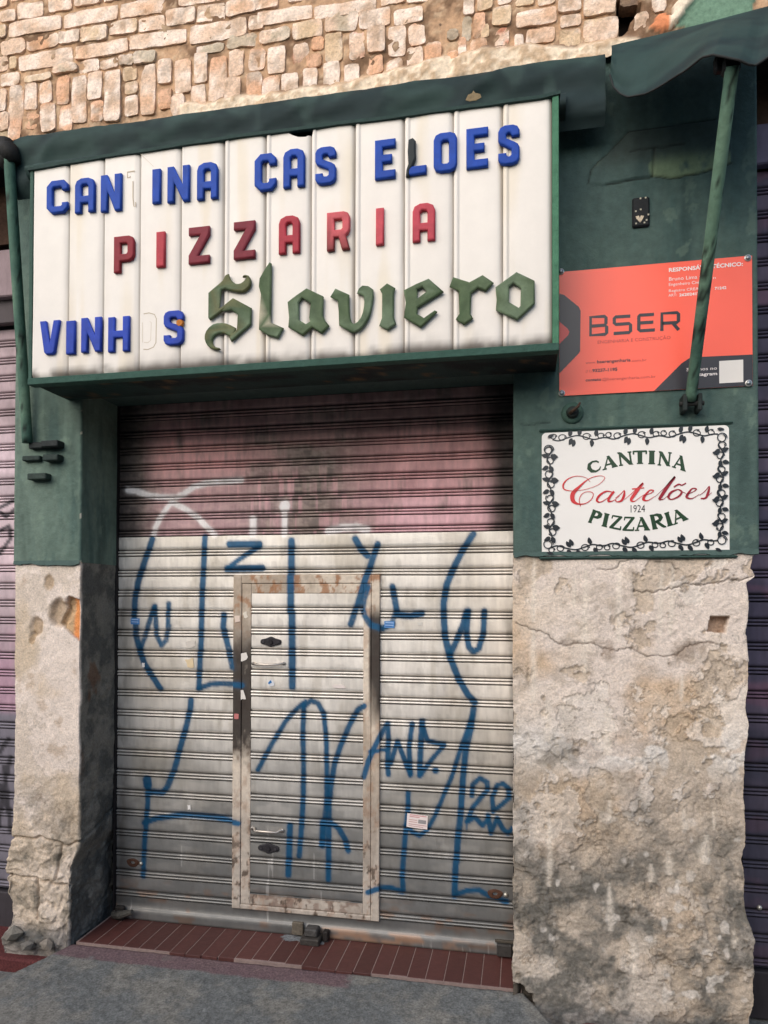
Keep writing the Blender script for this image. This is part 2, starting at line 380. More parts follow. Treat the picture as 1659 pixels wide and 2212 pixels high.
def colR(S, Z, side, D):
    a = fbm(S*2.6, Z*2.6, 51, 5, .6); b = fbm(S*9, Z*9, 52, 6, .65); e = fbm(S*34, Z*34, 53, 4, .6); g2 = fbm(S*5, Z*5, 54, 5, .6)
    c = mix(BEI*.95, srgb(204, 178, 150), ss(.42, .66, a))
    c = mix(c, srgb(224, 208, 190), ss(.5, .7, g2)*.55)
    c = mix(c, srgb(164, 148, 128), ss(.56, .74, b)*.5)
    f1, e1 = flk(S, Z, 0); f2, e2 = flk(S, Z, 3)
    c = mix(c, srgb(188, 170, 148)*(.8+.4*e)[..., None], f1*.65); c = mix(c, srgb(232, 222, 210), f2*(1-f1)*.5)
    low = ss(1.15, .3, Z+.5*(a-.5))
    mot = ss(.36, .54, b*.55+g2*.45)
    c = mix(c, srgb(138, 132, 122), low*mot*.8)
    c = mix(c, srgb(100, 98, 92), low*ss(.47, .60, b*.35+e*.35+g2*.3)*.8)
    c = mix(c, srgb(178, 166, 150), low*(1-mot)*.6)
    c = mix(c, srgb(84, 74, 62), np.maximum(e1, e2)*.42)
    # pale patches half way down and white flecks
    wp = ss(.53, .58, fbm(S*7, Z*10, 57, 4))*np.exp(-((Z-1.02)/.09)**2)
    c = mix(c, srgb(226, 220, 212), wp*.75)
    c = mix(c, srgb(214, 206, 196), ss(.70, .76, fbm(S*17, Z*15, 58, 3))*low*.7)
    gd = ss(.55, .65, fbm(S*5, Z*5, 59, 4))*np.exp(-((Z-.95)/.12)**2)
    c = mix(c, srgb(120, 112, 100), gd*.6)
    for (p0, p1, w) in DR:
        t = np.clip((p0[1]-Z)/max(p0[1]-p1[1], .01), 0, 1)
        inside = (Z < p0[1]+.01) & (Z > p1[1]-.01)
        c = mix(c, srgb(232, 220, 204), np.exp(-((S-p0[0]-(p1[0]-p0[0])*t-.006*(fbm(Z*9, Z*0, int(p0[0]*999), 2)-.5))/(w*(.45+.6*np.abs(np.sin(t*2.6)))))**2)*inside*.6*ss(.2, .5, e+.2))
    for cr in (cr1, cr2, cr3, cr4): c = mix(c, srgb(70, 60, 50), np.exp(-(seg_dist(S, Z, cr)/.0026)**2)*.8)
    c = mix(c, srgb(128, 108, 92), ss(.09, .0, np.abs(seg_dist(S, Z, cr1)))*ss(.5, .65, b)*.5*(Z < 1.45))
    c = mix(c, srgb(150, 118, 92), inpoly(S, Z, hole)*.7)
    c = mix(c, srgb(96, 98, 98), ss(.0, -.06, Z)*.6); c = mix(c, srgb(40, 34, 28), inpoly(S, Z, RATH)*.8)
    return c*(.82+.36*e)[..., None]
rp = pier('plaster_pier', 2.0, XR, -.145, 1.802, colR, dispR, eL0, eR, M_plaster, bld, .0041, 'wide bare beige plaster pier with cracks and grey dirt')
# ---- left pier, bare plaster
chips = [((186-60, 1328), .055, .022), ((150, 1312), .03, .012), ((80, 1355), .04, .012), ((105, 1262), .03, .006), ((70, 1385), .02, .008)]
CHP = [(xz([c[0]], 0)[0], c[1], c[2]) for c in chips]
chipR = xz([(150, 1290), (176, 1300), (190, 1320), (190, 1380), (176, 1392), (152, 1370), (128, 1350), (135, 1330)], 0)
def dispL(S, Z, side):
    w = fbm(S*3, Z*3, 61, 4); h = fbm(S*5+w, Z*5+w, 62, 6, .55)
    low = ss(.95, .45, Z); vlow = ss(.5, .38, Z)
    d = (.004+.010*low)*(terrace(h, 8, .12)-.5)*2+.004*(fbm(S*25, Z*25, 63, 5, .6)-.5)*(1+2.5*low)
    st = fbm(S*6+3, Z*8, 66, 4, .5); d = d+vlow*(.022*(terrace(st, 6, .2)-.5)*2-.006)
    for (cx, cz), r, dep in CHP:
        q = np.hypot(S-cx, (Z-cz)*.7)+.03*(fbm(S*20, Z*20, 64, 3)-.5); d = d-dep*ss(r, r*.55, q)
    d = np.where(side > 0, d+.012*(terrace(fbm(S*6, Z*3.5, 67, 5), 7, .2)-.5)*2*ss(1.5, 1.1, Z)+.004*(fbm(S*18, Z*18, 68, 4)-.5), d)
    q = inpoly(S+.01*(fbm(S*30, Z*30, 65, 3)-.5), Z, chipR); d = np.where(q & (side == 0), d-.014-.012*fbm(S*30, Z*30, 69, 3), d)
    jl = wobble([(-.36, .47), (-.2, .49), (-.05, .46), (.1, .50), (.31, .56)], .01, 9, 4)
    d = d-.016*np.exp(-(seg_dist(S, Z, jl)/.006)**2)*(Z < .6)
    for pts, sd in (([(-.36, .30), (-.2, .29), (-.12, .275), (0, .265)], 1), ([(-.2, .29), (-.21, .1)], 2), ([(-.1, .3), (-.09, .47)], 3)):
        d = d-.018*np.exp(-(seg_dist(S, Z, wobble(pts, .008, sd+30, 4))/.006)**2)*(side <= 0)
    return d
def colL(S, Z, side, D):
    a = fbm(S*3, Z*3, 71, 5, .6); b = fbm(S*10, Z*10, 72, 6, .65); e = fbm(S*36, Z*36, 73, 4, .6)
    c = mix(BEI, srgb(212, 192, 168), ss(.45, .65, a)); c = mix(c, srgb(176, 150, 122), ss(.62, .76, b)*.5)
    low = ss(.95, .35, Z+.35*(a-.5))
    f1, e1 = flk(S, Z, 7); c = mix(c, srgb(196, 180, 160), f1*.4); c = mix(c, srgb(110, 96, 80), e1*.4*ss(1.4, .9, Z)); c = mix(c, srgb(150, 140, 126), low*ss(.42, .56, b)*.75)
    c = mix(c, srgb(208, 194, 178), low*ss(.52, .44, b)*.35)
    c = mix(c, srgb(100, 96, 86), low*ss(.56, .66, b*.6+e*.4)*.8)
    for (cx, cz), r, dep in CHP: c = mix(c, srgb(165, 138, 105), ss(r*1.1, r*.6, np.hypot(S-cx, (Z-cz)*.7)+.02*(e-.5))*.7)
    q = inpoly(S+.01*(fbm(S*30, Z*30, 65, 3)-.5), Z, chipR)&(side == 0); c = np.where(q[..., None], mix(srgb(190, 160, 125), srgb(226, 150, 92), ss(-.05, -.03, S)*ss(.4, .6, b+.1)), c)
    g = mix(srgb(124, 120, 112), srgb(92, 91, 87), ss(.4, .62, b)); g = mix(g, srgb(160, 152, 138), ss(.6, .72, fbm(S*8, Z*5, 75, 4))*.5*ss(1.3, .5, Z))
    br = ss(.6, .7, fbm(S*9+5, Z*6, 76, 4))*ss(.7, 1.0, Z)*ss(1.5, 1.3, Z); g = mix(g, srgb(112, 84, 66), br*.7)
    q = ss(0.0, .02, S+.02*(fbm(Z*10, Z*0, 77, 4)-.5)); q = np.where(side > 0, np.maximum(q, .0), 0)
    c = mix(c, g, q)
    c = mix(c, srgb(96, 98, 98), ss(.10, .02, Z+.04*(b-.5))*.7)
    return c*(.82+.36*e)[..., None]
eLp = [at(u, v, 0) for u, v in [(35, 1215), (33, 1399), (35, 1575), (33, 1752), (28, 1827), (16, 1883), (16, 1933), (30, 1953), (29, 1994), (10, 2030), (8, 2080)]]
eLz = np.array([p[2] for p in eLp])[::-1]; eLx = np.array([p[0] for p in eLp])[::-1]
def eLL(Z): return np.interp(Z, eLz, eLx)+.345+.01*(fbm(Z*16, Z*0, 25, 4)-.5)
def eLR(Z): return -.042*ss(.5, .32, Z)+.008*(fbm(Z*13, Z*0, 26, 4)-.5)
lp = pier('plaster_pier', -.345, 0.0, -.145, 1.785, colL, dispL, eLL, eLR, M_plaster, bld, .0041, 'narrow bare plaster pier with an orange chip near its top')

# ---- green painted masonry above
GR = srgb(76, 96, 91)
PATCH = xz(crop(1106, 0, t3, [(480, 1190), (500, 1100), (545, 1045), (600, 1000), (740, 850), (1000, 815), (1300, 770), (1400, 900), (1405, 1050), (1320, 1085), (1180, 1125), (1110, 1135), (1040, 1155), (900, 1140), (860, 1150), (740, 1165), (600, 1195)]), 0)
PC = [wobble(xz(crop(1106, 0, t3, q), 0), .0015, 44+i, 3) for i, q in enumerate([[(480, 1190), (500, 1100), (545, 1045), (600, 1000), (740, 850)], [(600, 1195), (740, 1165), (860, 1150), (900, 1140), (1040, 1155), (1110, 1135), (1180, 1125), (1320, 1085), (1405, 1050)], [(750, 980), (900, 960), (1100, 935)], [(905, 960), (900, 1140)], [(740, 850), (1000, 815), (1300, 770)]])]
lc = wobble(xz(crop(1124.7, 493.8, .3472, [(0, 1215), (60, 1222), (110, 1210), (180, 1205)]), 0), .002, 50, 3)
def dispG(S, Z, side):
    d = .004*(fbm(S*3, Z*2, 81, 4)-.5)+.0016*(fbm(S*18, Z*12, 82, 4)-.5)
    if True:
        p = inpoly(S, Z, PATCH); d = np.where(p & (side == 0), d+.004, d)
        for q in PC: d = d-.006*np.exp(-(seg_dist(S, Z, q)/.004)**2)*(side == 0)
        d = d-.004*np.exp(-(seg_dist(S, Z, lc)/.003)**2)*(side == 0)
    return d
def colG(S, Z, side, D):
    a = fbm(S*3, Z*1.2, 84, 5, .6); b = fbm(S*14, Z*2.5, 85, 5, .6); e = fbm(S*30, Z*30, 86, 4)
    lf = (S < 1.)[..., None]; c = mix(GR*.92, srgb(84, 104, 95), ss(.42, .7, a)); c = np.where(lf, mix(srgb(104, 122, 110), srgb(88, 108, 98), ss(.42, .7, a)), c); c = mix(c, srgb(54, 80, 78), ss(.5, .72, b)*.5)
    st = ss(.58, .75, fbm(S*22, Z*.9, 87, 4))*ss(3.1, 2.9, Z)*ss(2.7, 3.0, Z)*(S > 2.1)
    c = mix(c, srgb(122, 134, 112), st*.5); c = mix(c, srgb(40, 58, 56), ss(.55, .7, fbm(S*6, Z*.7, 92, 5, .6))*.45); c = mix(c, srgb(120, 140, 124), ss(.66, .72, fbm(S*13, Z*9, 93, 5, .6))*.3)
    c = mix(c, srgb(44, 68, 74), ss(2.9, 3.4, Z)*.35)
    p = inpoly(S, Z, PATCH) & (side == 0)
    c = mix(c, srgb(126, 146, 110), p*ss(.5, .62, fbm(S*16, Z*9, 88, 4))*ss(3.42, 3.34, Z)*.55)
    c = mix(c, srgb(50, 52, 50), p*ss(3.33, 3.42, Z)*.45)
    for q in PC: c = mix(c, srgb(18, 22, 22), np.exp(-(seg_dist(S, Z, q)/.003)**2)*(side == 0)*.8)
    c = mix(c, srgb(20, 28, 28), np.exp(-(seg_dist(S, Z, lc)/.0025)**2)*(side == 0)*.6)
    # chips of paint with pale plaster at the arris
    c = mix(c, srgb(214, 206, 188), ss(.80, .83, fbm(S*28, Z*28, 89, 2))*(np.abs(S-0) < .006)*.8)
    return c*(.9+.2*e)[..., None]
zf = lambda Z: 0*Z
dGl = lambda S, Z, side: dispG(S, Z, side)+.004
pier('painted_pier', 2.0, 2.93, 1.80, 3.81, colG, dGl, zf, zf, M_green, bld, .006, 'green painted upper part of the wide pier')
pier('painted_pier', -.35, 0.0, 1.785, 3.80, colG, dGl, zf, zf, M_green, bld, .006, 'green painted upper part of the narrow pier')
mb = MB(); mb.box(0.0, 2.0, .002, .30, 2.60, 3.80, .004, GR*.9); mb.build('lintel', M_green, bld)
# ragged lip where the paint ends
for x0, x1, z in ((2.0, 2.93, 1.8), (-.35, .0, 1.785)):
    mb = MB(); n = int((x1-x0)/.012); pts = []
    for i in range(n+1):
        x = x0+(x1-x0)*i/n; pts.append((x, z+.004-.026*float(fbm(np.array(x*22.), np.array(z), 91, 4))))
    V = [(x, -.008, z+.01) for x, _ in pts]+[(x, -.011, zz) for x, zz in pts]+[(x, .002, zz-.002) for x, zz in pts]
    m_ = n+1; F = [[i, i+1, m_+i+1, m_+i] for i in range(n)]+[[m_+i, m_+i+1, 2*m_+i+1, 2*m_+i] for i in range(n)]
    mb.add(V, F, GR*.95); mb.build('paint_lip', M_green, bld)
# masonry behind: everything the bricks are bedded in, and the dark rooms
zt_ = 7.0
gx = np.arange(-2.4, 4.6, .011); gz = np.arange(3.80, 5.05, .011)
X, Z = np.meshgrid(gx, gz)
n = fbm(X*9, Z*9, 101, 6, .6); n2 = fbm(X*30, Z*30, 102, 5, .65)
Y = -.006-.018*(n-.5)-.014*(n2-.5)
c = mix(srgb(188, 154, 124), srgb(122, 96, 76), ss(.44, .64, n)); c = mix(c, srgb(214, 188, 158), ss(.56, .72, n2)*.5)
# rough render smeared along the awning
lowz = 3.86+.05*(fbm(X*4, X*0, 103, 4)-.5)*2+.03*ss(1.0, 1.7, X)
sm = ss(.02, -.03, Z-lowz)*(X > .5)*(X < 2.5)
Y = Y-.030*sm*(.6+.6*n2); c = mix(c, mix(srgb(232, 214, 190), srgb(196, 170, 142), ss(.4, .6, n2)), sm)
rl = ss(.02, -.02, Z-3.9-.02*n)*(X < -.35); c = mix(c, srgb(190, 168, 140), rl)
HOLE = xz(crop(1106, 0, t3, [(668, -60), (760, -60), (830, 60), (760, 130), (735, 200), (690, 255), (672, 150)]), 0)
hl = inpoly(X+.02*(n-.5), Z, HOLE); Y = Y+hl*.10; c = np.where(hl[..., None], srgb(30, 26, 24), c)
ORG = xz(crop(1106, 0, t3, [(870, 190), (930, 100), (990, 95), (1000, 180), (950, 215)]), 0)
og = inpoly(X, Z, ORG); c = np.where(og[..., None], srgb(214, 138, 98)*(.7+.6*n2)[..., None], c); Y = Y-og*.012
PLR = xz(crop(1106, 0, t3, [(1000, 190), (1020, 60), (1130, -80), (1250, -200), (1350, -200), (1100, 80), (1040, 170)]), 0)
pl = inpoly(X, Z, PLR); c = np.where(pl[..., None], srgb(238, 222, 200)*(.8+.3*n2)[..., None], c); Y = Y-pl*.022
GRN = xz(crop(1106, 0, t3, [(1040, 180), (1100, 80), (1190, -40), (1350, -200), (1600, -200), (1550, 0), (1545, 70), (1500, 230)]), 0)
gn = inpoly(X, Z, GRN); c = np.where(gn[..., None], srgb(112, 142, 122)*(.85+.2*n2)[..., None], c); Y = np.where(gn, -.015, Y)
rgt = (X > 3.02); c = np.where(rgt[..., None], srgb(40, 42, 44), c)
mesh('mortar_bed', np.stack([X.ravel(), Y.ravel(), Z.ravel()], 1), gridF(len(gx), len(gz)), M_mortar, bld, c.reshape(-1, 3), True)
mb = MB(); mb.box(-2.4, 4.59, .0, .3, 5.05, zt_, 0, srgb(200, 172, 146)); mb.box(-2.4, 4.59, .045+.25, .5, 3.50, 5.05, 0, srgb(90, 70, 60)); mb.build('wall', M_mortar, bld)
mb = MB(); mb.box(-2.6, 4.8, 1.2, 1.25, -.13, 3.9); mb.build('back_wall', M_dark, bld)
mb = MB(); mb.box(-2.4, -.36, .10, 1.2, 3.81, 3.88); mb.build('ceiling', M_dark, bld); mb = MB(); mb.box(2.95, 4.6, .12, 1.2, 3.85, 3.95); mb.build('ceiling', M_dark, bld); mb = MB(); mb.box(0, 2, .32, 1.2, 2.8, 2.85); mb.build('ceiling', M_dark, bld)

# ---- bricks
def brick_mesh(w, h, d, seed, tone, rough=1.0):
    nx = 9 if w > h*1.5 else 5; nz = 9 if h > w*1.5 else 5
    i, j = np.meshgrid(np.linspace(0, 1, nx+1), np.linspace(0, 1, nz+1)); sh = i.shape
    x = (i-.5)*w; z = (j-.5)*h
    ex = np.minimum(i, 1-i)*w; ezz = np.minimum(j, 1-j)*h; ed = np.minimum(ex, ezz)
    n1 = fbm(x*16+seed, z*16+seed*1.3, seed, 4); n2 = fbm(x*16+7.7, z*16+seed*2.1, seed+5, 4); n3 = fbm(x*14+1.7*seed, z*14, seed+9, 5, .6)
    x = x+(n1-.5)*.011*rough*(ex < 1e-6); z = z+(n2-.5)*.010*rough*(ezz < 1e-6)
    cc_ = (ex < 1e-6) & (ezz < 1e-6); x = np.where(cc_, x-np.sign(x)*.0035*rough, x); z = np.where(cc_, z-np.sign(z)*.0035*rough, z)
    y = -(n3-.5)*.010*rough-(fbm(x*45+seed, z*45, seed+3, 2)-.5)*.007*rough+.001*(ed < 1e-6); chp = ss(.66, .74, fbm(x*9+seed*1.9, z*9, seed+21, 2))*(.006*rough); y = y+chp
    V = np.stack([x.ravel(), y.ravel(), z.ravel()], 1)
    F = gridF(nx+1, nz+1).tolist()
    # border ring to the back
    ring = [k for k in range(nx+1)]+[(k)*(nx+1)+nx for k in range(1, nz+1)]+[nz*(nx+1)+k for k in range(nx-1, -1, -1)]+[k*(nx+1) for k in range(nz-1, 0, -1)]
    b0 = len(V); m_ = len(ring); VA = V[ring].copy(); VB = VA.copy(); VB[:, 1] = d; VA[:, 1] -= .0003
    V = np.vstack([V, VA, VB]); NB[0] = 2*m_
    F += [[b0+(q+1) % m_, b0+q, b0+m_+q, b0+m_+(q+1) % m_] for q in range(m_)]
    wash = mix(srgb(246, 226, 210), srgb(230, 200, 176), ss(.4, .6, fbm(V[:, 0]*20+seed, V[:, 2]*20, seed+1, 4)))
    clay = [srgb(220, 164, 124), srgb(214, 186, 150), srgb(186, 174, 152), srgb(196, 128, 100), srgb(120, 98, 82)][tone] if tone >= 0 else srgb(222, 178, 144)
    t = ss(.42, .58, fbm(V[:, 0]*11+seed*3, V[:, 2]*11, seed+2, 4)) if tone >= 0 else ss(.60, .72, fbm(V[:, 0]*11+seed*3, V[:, 2]*11, seed+2, 4))*.7
    C = mix(wash, clay, t*(.75 if tone in (0, 1, 2) else (.9 if tone > 2 else 1)))
    C = C*(.90+.24*fbm(V[:, 0]*38+seed, V[:, 2]*38, seed+8, 3))[:, None]; C = mix(C, srgb(150, 124, 98), ss(.56, .68, fbm(V[:, 0]*24, V[:, 2]*24+seed, seed+31, 3))*.45)
    C[b0+m_:] *= .7
    return V, F, C
def brick(V, F, C):
    o = mesh('brick', V, F, M_brick, bld, C, False); k = sum(1 for f in F if max(f) < len(V)-0 and min(f) >= 0)
    sm = np.array([max(f) < len(V)-NB[0] for f in F]); o.data.polygons.foreach_set('use_smooth', sm); return o
NB = [0]
bk = []   # (frame, xl, xr, yt, yb, tone)
def R1(*a): bk.extend([('1',)+q for q in a])
def R2(*a): bk.extend([('2',)+q for q in a])
def R3(*a): bk.extend([('3',)+q for q in a])
R1((-60, 45, -30, 75, -1), (60, 165, -50, 30, -1), (0, 100, 85, 170, 1), (115, 275, 35, 150, -1), (310, 455, -10, 100, -1), (475, 640, -40, 58, -1), (660, 860, -60, 18, -1),
   (405, 755, 72, 182, -1), (775, 1135, 8, 118, -1), (1150, 1500, -60, 40, -1), (55, 390, 140, 245, -1), (1070, 1255, 68, 182, -1), (1265, 1445, 38, 162, -1), (1450, 1645, 8, 118, -1),
   (890, 1060, 118, 222, -1), (700, 880, 145, 248, 1), (515, 690, 185, 292, 1), (376, 510, 212, 305, -1), (170, 370, 245, 342, 0), (0, 155, 275, 378, 0), (120, 460, 345, 465, -1),
   (480, 825, 288, 392, -1), (835, 1200, 222, 330, -1), (1222, 1590, 148, 290, -1), (1600, 1700, 112, 208, -1), (-60, 45, 392, 490, -1), (60, 105, 388, 475, 1), (-70, 40, 190, 278, 1),
   (1265, 1440, 298, 362, 2), (1457, 1650, 225, 330, 2), (340, 490, 432, 498, 2), (500, 640, 402, 488, 0), (645, 760, 392, 468, 2), (765, 860, 372, 450, 2), (160, 330, 500, 552, 1), (0, 120, 490, 580, 1), (860, 1000, 342, 432, 2), (1130, 1250, 305, 388, 4), (1010, 1110, 310, 380, 4),
   (50, 145, 572, 928, 0), (155, 240, 556, 732, -1), (160, 250, 742, 858, 0), (170, 270, 862, 930, 4), (250, 335, 548, 690, -1), (260, 360, 692, 880, 0), (362, 450, 512, 695, 0), (372, 468, 702, 885, 0), (462, 560, 508, 818, -1), (562, 658, 482, 668, -1), (582, 668, 668, 810, 0), (668, 778, 472, 808, -1),
   (790, 880, 448, 545, 1), (805, 892, 550, 632, 1), (802, 895, 640, 772, -1), (905, 1003, 432, 765, -1), (1015, 1110, 402, 558, -1), (1020, 1115, 596, 728, 0), (1125, 1235, 402, 622, -1), (1100, 1195, 628, 765, 0), (1250, 1340, 362, 553, -1), (1228, 1330, 562, 732, -1), (1345, 1465, 378, 730, 0), (1472, 1573, 334, 508, -1), (1452, 1555, 518, 715, 0), (1602, 1710, 332, 470, 0), (1582, 1690, 482, 700, 0), (-55, 42, 600, 745, -1), (-40, 60, 752, 872, 0), (-160, -65, 590, 900, 0))
R2((-40, 130, -50, 85, -1), (195, 320, -40, 22, 1), (0, 355, 62, 165, -1), (365, 765, 22, 112, -1), (790, 950, -50, 45, -1), (432, 648, 88, 222, 2), (655, 858, 62, 196, -1), (230, 415, 142, 272, 1), (8, 205, 196, 292, 2), (878, 1070, 52, 170, -1), (960, 1120, -50, 30, 1),
   (62, 185, 318, 496, -1), (25, 145, 508, 680, 0), (152, 268, 488, 660, -1), (295, 392, 458, 640, -1), (345, 430, 255, 350, 0), (225, 330, 300, 440, 3), (320, 415, 360, 450, 0), (430, 553, 225, 410, 1), (425, 535, 414, 600, -1), (556, 660, 424, 575, -1), (592, 695, 212, 400, 3), (705, 830, 184, 355, -1), (702, 815, 358, 500, 0), (832, 938, 392, 490, 0), (842, 960, 178, 378, -1),
   (968, 1085, 155, 310, 0), (965, 1075, 315, 470, -1), (1082, 1195, 292, 480, 0), (1092, 1200, 30, 185, 4), (1205, 1305, -30, 190, 4), (1225, 1300, 200, 270, 2), (1205, 1290, 280, 330, 4), (1230, 1300, 345, 460, 0), (1298, 1355, 245, 460, 0), (1392, 1470, 92, 262, 0), (1445, 1500, 172, 260, 1), (1366, 1485, 268, 465, 0), (1515, 1640, 50, 180, 1), (1510, 1630, 185, 310, 3), (1500, 1620, 315, 450, -1), (1315, 1380, 125, 275, 2), (1325, 1400, -30, 110, 1), (1415, 1520, -30, 85, 1), (1545, 1640, -60, 40, 1))
R3((12, 270, 62, 182, -1), (72, 265, 188, 295, -1), (0, 60, 238, 330, 1), (282, 430, -30, 90, 1), (292, 430, 98, 186, 1), (292, 430, 190, 310, 1), (448, 655, -20, 112, 1), (442, 668, 118, 278, 1), (150, 262, -50, 40, 1), (0, 130, -60, 45, 1), (770, 870, 85, 205, 2), (690, 860, -60, 30, 4), (450, 640, -150, -30, 1), (200, 430, -160, -40, -1), (885, 985, -40, 80, 0))
for i, (fr, xl, xr, yt, yb, tn) in enumerate(bk):
    ox = {'1': 0, '2': 553, '3': 1106}[fr]; yc = (yt+yb)/6; xc = ox+(xl+xr)/6
    x0 = atx(ox+xl/3, yc); x1 = atx(ox+xr/3, yc); z1 = at(xc, yt/3)[2]; z0 = at(xc, yb/3)[2]
    w, h = x1-x0, z1-z0
    if w > h*1.25: h *= .87
    elif h > w*1.25: w *= .94; h *= .98
    else: h *= .93; w *= .97
    V, F, C = brick_mesh(w, h, .06, i+1, tn, 1.0 if tn in (-1, 1) else 1.5)
    o = brick(V, F, C)
    o.location = ((x0+x1)/2, -.011-.008*random.random()+(.02 if tn == 4 else 0), (z0+z1)/2)
    o.rotation_euler = (random.uniform(-.03, .03), random.uniform(-.02, .02)*(1 if tn == -1 else 2), random.uniform(-.02, .02))
# plain courses higher up and beyond the frame, same bond
mb = MB(); mb.box(-2.9, -1.895, .0, .5, -.14, 3.80, .01, GR); mb.build('painted_pier', M_green, bld)
rr = random.Random(5); z = 3.92; row = 0
while z < 4.98:
    x = -2.1-(.12 if row % 2 else 0)
    while x < 3.3:
        w = rr.choice((.235, .235, .115)); ok = True
        u, v = proj(x+w/2, 0., z+.03)
        if -40 < u < 1690 and v > -14: ok = False
        if ok and x+w < (3.25 if z > 4.4 else -.3):
            V, F, C = brick_mesh(w-.014, .062, .06, rr.randint(1, 9999), rr.choice((-1, -1, 1)))
            o = brick(V, F, C); o.location = (x+w/2, -.004, z+.031)
        x += w
    z += .078; row += 1
# ================================================================== ROLLER SHUTTERS
BLUE = srgb(16, 80, 118); WHT = srgb(252, 246, 244)
STROKES = []   # (points in picture px, half width, colour id, strength)
def st(o, pts, w, k=0, s=1.0): STROKES.append((rg(o, pts), w/5.2, k, s))
def st2(parts, w, k=0, s=1.0):
    p = []
    for o, q in parts: p += rg(o, q)
    STROKES.append((p, w/5.2, k, s))
st(KA, [(325, 712), (380, 720), (450, 745), (540, 758), (640, 760), (690, 735), (750, 690), (830, 665), (940, 655), (1060, 645)], 30, 1)
st(KA, [(612, 785), (570, 840), (530, 900), (505, 960), (495, 1008)], 26, 1); st(KA, [(620, 795), (700, 835), (780, 890), (840, 950), (890, 1000)], 30, 1)
st(KA, [(1140, 895), (1138, 1000)], 34, 1); st(KA, [(1345, 805), (1342, 820)], 54, 1); st(KA, [(1342, 820), (1343, 1000)], 28, 1)
st(KB, [(150, 1055), (240, 1035), (330, 1030), (400, 1045)], 40, 1, .6)
st2([(KA, [(487, 1030), (465, 1100), (430, 1200), (395, 1310), (375, 1430), (372, 1560)]), (KC, [(380, 80), (385, 180), (410, 270), (440, 360), (490, 440), (545, 520)])], 34)
st2([(KA, [(500, 1470), (470, 1570)]), (KC, [(465, 100), (445, 180), (415, 260)])], 28, 0, .8); st2([(KA, [(505, 1465), (515, 1600)]), (KC, [(510, 90), (520, 180), (550, 240), (580, 205), (598, 110)]), (KA, [(590, 1600), (595, 1450)])], 28, 0, .8)
st2([(KA, [(828, 1015), (822, 1200), (812, 1400), (808, 1600)]), (KC, [(808, 200), (800, 350), (795, 518)])], 32); st(KC, [(795, 518), (870, 490), (950, 485), (1080, 495)], 30)
st2([(KA, [(955, 1520)]), (KC, [(950, 120), (985, 250), (1010, 380)])], 34, 0, .85)
st(KA, [(990, 1062), (1180, 1060)], 40); st(KA, [(1185, 1075), (1080, 1140), (985, 1210)], 28, 0, .9); st(KA, [(975, 1222), (1200, 1215)], 40)
st2([(KA, [(1390, 1038), (1392, 1500)]), (KC, [(1400, 20), (1405, 505)])], 40)
st(KB, [(325, 1105), (360, 1170), (405, 1215)], 38); st2([(KB, [(470, 1140), (440, 1230), (400, 1350), (370, 1450), (320, 1600)]), (KD, [(300, 95)])], 36)
st2([(KB, [(410, 1415), (385, 1500), (378, 1560)]), (KD, [(390, 40), (430, 100), (500, 122), (570, 95)])], 34, 0, .8)
st(KB, [(567, 1415), (590, 1540), (600, 1595), (680, 1605), (760, 1590)], 36)
st2([(KD, [(590, 20), (560, 90), (510, 122)])], 30, 0, .7)
st2([(KB, [(1090, 1072), (1020, 1180), (960, 1300), (920, 1400), (900, 1520)]), (KD, [(900, 20), (910, 170), (940, 300), (1000, 450), (1060, 550), (1105, 600)])], 38)
st2([(KD, [(1098, 640), (1080, 780), (1050, 900), (1035, 1050), (1025, 1200), (1015, 1350), (1000, 1480), (990, 1640)]), (KF, [(985, 640), (980, 830)])], 36)
st2([(KB, [(1050, 1575)]), (KD, [(1025, 100), (985, 200), (945, 290)])], 34); st2([(KB, [(1060, 1570)]), (KD, [(1050, 150), (1065, 240), (1095, 272), (1130, 250), (1160, 150)]), (KB, [(1165, 1570)])], 34)
st(KC, [(743, 595), (740, 650), (715, 760), (675, 900), (635, 1050), (590, 1160), (560, 1195), (480, 1192)], 34); st(KC, [(460, 1112), (464, 1150)], 48)
st(KC, [(464, 1150), (465, 1250), (455, 1400), (445, 1520), (440, 1659), (438, 1740)], 28, 0, .9); st(KC, [(445, 1392), (520, 1365), (700, 1338), (900, 1352), (1060, 1388)], 32)
st2([(KC, [(1185, 1042), (1260, 900), (1360, 730), (1440, 640), (1490, 600)]), (KD, [(0, 630), (45, 592), (90, 610), (130, 680), (145, 850), (150, 1050), (150, 1250), (140, 1350), (118, 1530)])], 29)
st(KC, [(1480, 620), (1475, 800), (1480, 1000), (1480, 1200), (1470, 1400), (1455, 1600)], 30)
st2([(KD, [(390, 625), (350, 650), (300, 740), (240, 880), (200, 1000), (180, 1120), (165, 1250), (165, 1400)]), (KF, [(165, 400), (163, 725)])], 32)
st(KD, [(125, 1380), (125, 1530)], 34); st(KD, [(180, 1385), (230, 1420), (270, 1490), (290, 1565)], 32)
st2([(KC, [(1393, 1400), (1390, 1640)]), (KE, [(1390, 500), (1385, 695)])], 34)
st(KD, [(390, 1085), (420, 980), (460, 890), (510, 790), (540, 740), (545, 850), (540, 1000), (545, 1072)], 30); st(KD, [(430, 920), (545, 908)], 22)
st(KD, [(560, 1000), (605, 855), (640, 950), (690, 1075)], 28); st(KD, [(690, 1070), (680, 900), (700, 740)], 30)
st(KD, [(765, 725), (755, 900), (750, 1075)], 34); st(KD, [(765, 750), (800, 850), (908, 878), (830, 970), (755, 1075)], 27); st(KD, [(850, 1045), (856, 1045)], 34)
st2([(KD, [(675, 1190), (675, 1300), (665, 1400), (655, 1500), (645, 1640)]), (KF, [(640, 700), (645, 795)])], 30)
